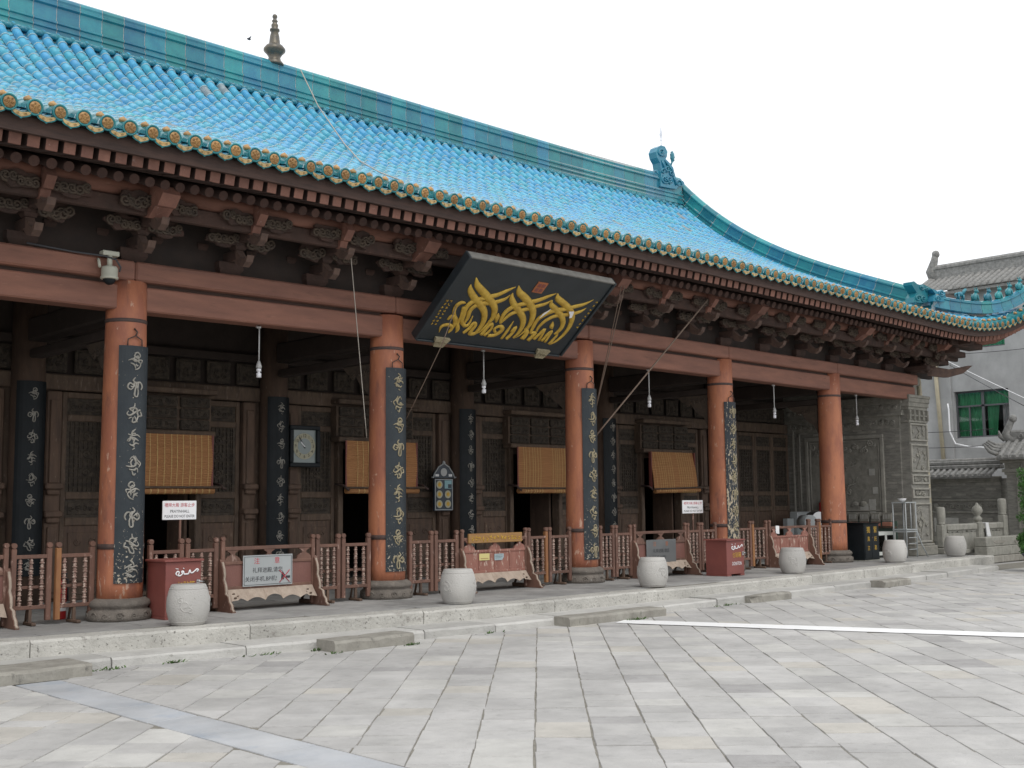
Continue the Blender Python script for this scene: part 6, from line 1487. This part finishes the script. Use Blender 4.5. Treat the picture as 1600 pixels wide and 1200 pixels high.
tiled_slope(gp,27.45,28.25,3.02,3.52,-4.0,-.02,.22,mt['greytile'],name='roof_tile')
m_=MB(); m_.sweep([(-.1,0),(-.1,.30),(-.06,.36),(.06,.36),(.1,.30),(.1,0)],[(28.35,-4,3.5),(28.35,-.2,3.5)])
for i in range(14): m_.tube([(28.24,-.5-.25*i+u,3.68+v) for u,v in spiral(0,0,.09,1.5,i,1 if i%2 else -1,10)],.02,5)
part('carved_ridge',m_,mt['greytile'],gp)
m_=MB(); m_.tube([(28.35,-.2,3.5),(28.3,-.02,3.75),(28.35,-.12,4.0),(28.35,-.22,4.2)],[.16,.14,.10,.10],8); m_.ball((28.35,-.24,4.22),.13,8,6); m_.tube([(28.3,.0,3.6),(28.2,.12,3.7),(28.1,.1,3.85)],[.1,.07,.02],6); part('ridge_ornament',m_,mt['greytile'],gp)
m_=MB()
for k in range(4): m_.tube([(28.2-.18*k,-.02,3.42-.1*k),(27.95-.16*k,.14,3.42-.07*k),(27.75-.12*k,.3,3.56-.04*k)],[.07,.06,.03],6)
part('upturned_corner',m_,mt['greytile'],gp)
# ---- grey rendered building behind
gb=thing('grey_building','plain grey rendered two storey building with green curtained windows and tiled roof','building',(33,0,0)); XB=33.0
WIN=[(1.82,3.78,3.95,5.62,'grey framed window with green curtains, above the coping wall'),(1.85,6.4,7.12,8.6,'upper green curtained window')]
def wall_with(openings,y0,y1,z0,z1,x,t):
    ys=sorted({y0,y1}|{q for o in openings for q in o[:2]}); m=MB()
    for a,b in zip(ys,ys[1:]):
        sp=sorted([(o[2],o[3]) for o in openings if o[0]<=a and o[1]>=b]); z=z0
        for s in sp: m.box(x,x+t,a,b,z,s[0]); z=s[1]
        m.box(x,x+t,a,b,z,z1)
    return m
m_=wall_with(WIN,-9,4.3,0,9.24,XB,.35); m_.box(XB+.35,XB+8,-9,-8.7,0,9.24); m_.box(XB+.35,XB+8,4.0,4.3,0,9.24); part('wall',m_,mt['greyrender'],gb)
m_=MB(); m_.box(XB-.06,XB,3.85,4.3,0,9.2); part('corner_pilaster',m_,mt['greyrender'],gb)
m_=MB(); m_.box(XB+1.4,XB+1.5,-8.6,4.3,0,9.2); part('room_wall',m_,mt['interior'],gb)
for wi,(ya,yb,za,zb2,lab) in enumerate(WIN):
    m_=MB(); f=.06
    for q in ((ya,yb,za,za+f),(ya,yb,zb2-f,zb2),(ya,ya+f,za+f,zb2-f),(yb-f,yb,za+f,zb2-f),((ya+yb)/2-.05,(ya+yb)/2+.05,za+f,zb2-f),(ya+f,yb-f,za+(zb2-za)*.66,za+(zb2-za)*.66+.06)): m_.box(XB+.14,XB+.20,*q)
    m_.box(XB+.142,XB+.198,ya+(yb-ya)*.74,ya+(yb-ya)*.74+.05,za+f,za+(zb2-za)*.66)
    w_=part('window',m_,mt['frame'],gb); tag(w_,lab)
    m_=MB(); m_.box(XB+.165,XB+.170,ya+.05,yb-.05,za+.05,zb2-.05); part('pane',m_,mt['glass'],w_)
    def curtain(a,b,z0,z1,mat,pinch=0):
        m=MB(); n=int((b-a)/.022); V=[];F=[]
        for i in range(n+1):
            t=i/n
            for zz,k in ((z1,1),(z0,1-pinch)): yy=b-(b-a)*t*k; V.append((XB+.30+.035*math.sin(t*(b-a)*52)+.01*math.sin(t*31),yy,zz))
        for i in range(n): F.append((2*i,2*i+1,2*i+3,2*i+2))
        m.add(V,F,0,True); part('curtain',m,mat,w_)
    ym=(ya+yb)/2; zs=za+(zb2-za)*.67
    if wi==0:
        curtain(ym,yb,zs,zb2,mt['curtain']); curtain(ya,ym,zs,zb2,mt['curtain']); curtain(ym+.02,yb-.03,za,zs,mt['curtain']); curtain(ya+.45,ym-.1,za,zs,mt['curtain'],.3); curtain(ya,ya+.35,za,zs,mt['curtainw'])
    else: curtain(ya,yb,za,zb2,mt['curtain'])
# its roof
m_=MB(); m_.add([(XB-.5,-9.4,9.25),(XB-.5,4.9,9.25),(XB+1.0,4.9,9.95),(XB+1.0,-9.4,9.95),(XB+4.5,4.9,9.4),(XB+4.5,-9.4,9.4)],[(0,3,2,1),(3,5,4,2)]); m_.box(XB-.48,XB,-9.3,4.8,9.12,9.22); rf=part('roof',m_,mt['greytile'],gb)
k=0; y_=4.75; me=None
while y_>-3:
    if me is None:
        m=MB(); V=[];F=[]
        for j,(xx,zz) in enumerate(((XB-.55,9.25),(XB+.9,9.93))):
            for q in range(7): a=PI*q/6; V.append((xx,.09*math.cos(a),zz+.10*math.sin(a)))
        for q in range(6): F.append((q,q+1,7+q+1,7+q))
        F.append(tuple(range(7))[::-1]); m.add(V,F,0,True); me=m.mesh('roof_tile',mt['greytile'])
    inst('roof_tile',me,rf,(0,y_,0)); y_-=.25
m_=MB(); m_.sweep([(-.14,-.02),(-.14,.12),(-.09,.14),(-.09,.42),(-.13,.46),(-.13,.54),(-.05,.62),(.05,.62),(.13,.54),(.13,.46),(.09,.42),(.09,.14),(.14,.12),(.14,-.02)],[(XB+1.0,4.75,9.9),(XB+1.0,-9.4,9.95)]); part('roof_ridge',m_,mt['greytile'],rf)
m_=MB(); m_.tube([(XB+1,4.75,9.9),(XB+1,4.9,10.3),(XB+1,4.75,10.7),(XB+1,4.70,10.9)],[.2,.2,.14,.12],8); m_.ball((XB+1,4.68,10.95),.15,8,6); m_.tube([(XB-.45,4.85,9.3),(XB+.3,4.85,9.65),(XB+1,4.85,9.98)],.14,8); part('ridge_ornament',m_,mt['greytile'],rf)
# dark gap block beyond the building
m_=MB(); m_.box(33.3,40,4.35,16,0,7.5); o=part('dark_building',m_,mt['darkbrick'],None,base=(35,9,0)); tag(o,'dark grey brick building glimpsed in the gap right of the brick pier','building')
m_=MB(); m_.box(33.2,33.3,4.5,8.2,.5,5.2); part('doorway',m_,mt['interior'],o); m_=MB(); m_.box(33.15,33.3,4.4,9,5.4,5.5); m_.box(33.15,33.3,4.4,9,6.1,6.2); part('brick_string_course',m_,mt['brickframe'],o)
def pipe(pts,r,mat,name,lab,cat): m=MB(); m.tube(pts,r,8); o=part(name,m,mat,None,base=pts[-1]); tag(o,lab,cat); return o
pipe([(24.05,.6,5.4),(24.14,.6,4.65),(24.36,.6,2.9),(24.4,.6,T)],.075,mt['pipe'],'drain_pipe','wide cream drain pipe running down behind the brick pier','pipe')
pipe([(32.9,4.42,9.0),(32.9,4.36,6.0),(32.9,4.22,2.9)],.075,mt['pipe'],'drain_pipe','thin yellow-cream drain pipe at the left corner of the grey building','pipe')
pipe([(32.85,3.95,5.2),(32.8,3.9,5.0),(32.8,3.9,4.2),(32.78,3.7,3.75),(32.75,3.2,3.62),(32.7,2.4,3.55),(32.6,1.5,3.5)],.028,mt['white'],'white_cable','white cable bent along the wall below the green curtained window','cable')
def wire(a,b,s,lab): o=cord(sag(a,b,s,12),.011,mt['cable'],lab); return o
wire(pxplx(1440,700,27.5),pxplx(1545,696,27.5),.02,'lower black wire crossing in front of the green curtained window')
wire(pxplx(1440,676,27.5),pxplx(1552,670,27.5),.02,'upper black wire crossing in front of the green curtained window')
wire(pxplx(1471,563,32),pxplx(1600,634,26),.02,'thin dark wire sloping down from the eave corner across the grey wall')
wire(pxplx(1500,553,32.8),pxplx(1640,540,32.8),.03,'dark wire along the bottom of the upper window')
cord(sag(pxplx(1472,560,32),pxplx(1640,640,28),.02,12),.012,mt['white'],'pale wire sloping down from the eave corner across the grey wall')
# ---- clipped shrub in a pot at the right edge
hg=thing('potted_shrub','tall clipped green shrub in a dark blue pot at the right edge','shrub',(22.15,-3.35,0))
hx,hy=22.08,-3.35
m_=MB(); m_.lathe([(.25,0),(.30,.12),(.36,.36),(.40,.40),(.40,.44),(.35,.44),(.33,.36),(.0,.35)],(hx,hy,0),n=22); part('pot',m_,mt['pot'],hg)
m_=MB(); m_.tube([(hx,hy,.34),(hx+.02,hy,.8),(hx-.02,hy+.02,1.6),(hx,hy,2.2)],[.05,.04,.03,.015],7)
for k in range(22):
    a=k*2.4; z=.55+.075*k; m_.tube([(hx,hy,z),(hx+.3*math.cos(a),hy+.3*math.sin(a),z+.1)],[.012,.005],4)
part('trunk',m_,mt['darkwood'],hg)
rs=random.Random(11); rn=np.random.RandomState(5); m_=MB(); cl=[]
for k in range(60): 
    a=rs.uniform(0,2*PI); z=rs.uniform(.45,2.42); r=.42*(1-.25*max(0,(z-1.8)/.6)); cl.append((hx+r*math.cos(a)*rs.uniform(.6,1.05),hy+r*math.sin(a)*rs.uniform(.6,1.05),z,rs.uniform(.10,.17)))
V=[];F=[]
for i in range(9000):
    c=cl[rs.randrange(60)]; d=rn.normal(size=3); d/=np.linalg.norm(d); q=np.array(c[:3])+d*c[3]*rs.random()**.4
    n_=d+rn.normal(size=3)*.6; n_/=np.linalg.norm(n_); t=np.cross(n_,rn.normal(size=3)); t/=np.linalg.norm(t)+1e-9; b=np.cross(n_,t); L=rs.uniform(.022,.040)
    k=len(V); V+=[tuple(q-t*L),tuple(q+b*L*.5+n_*.004),tuple(q+t*L),tuple(q-b*L*.5+n_*.004)]; F.append((k,k+1,k+2,k+3))
m_.add(V,F); tag(part('foliage',m_,mt['leaf'],hg),kind='stuff')
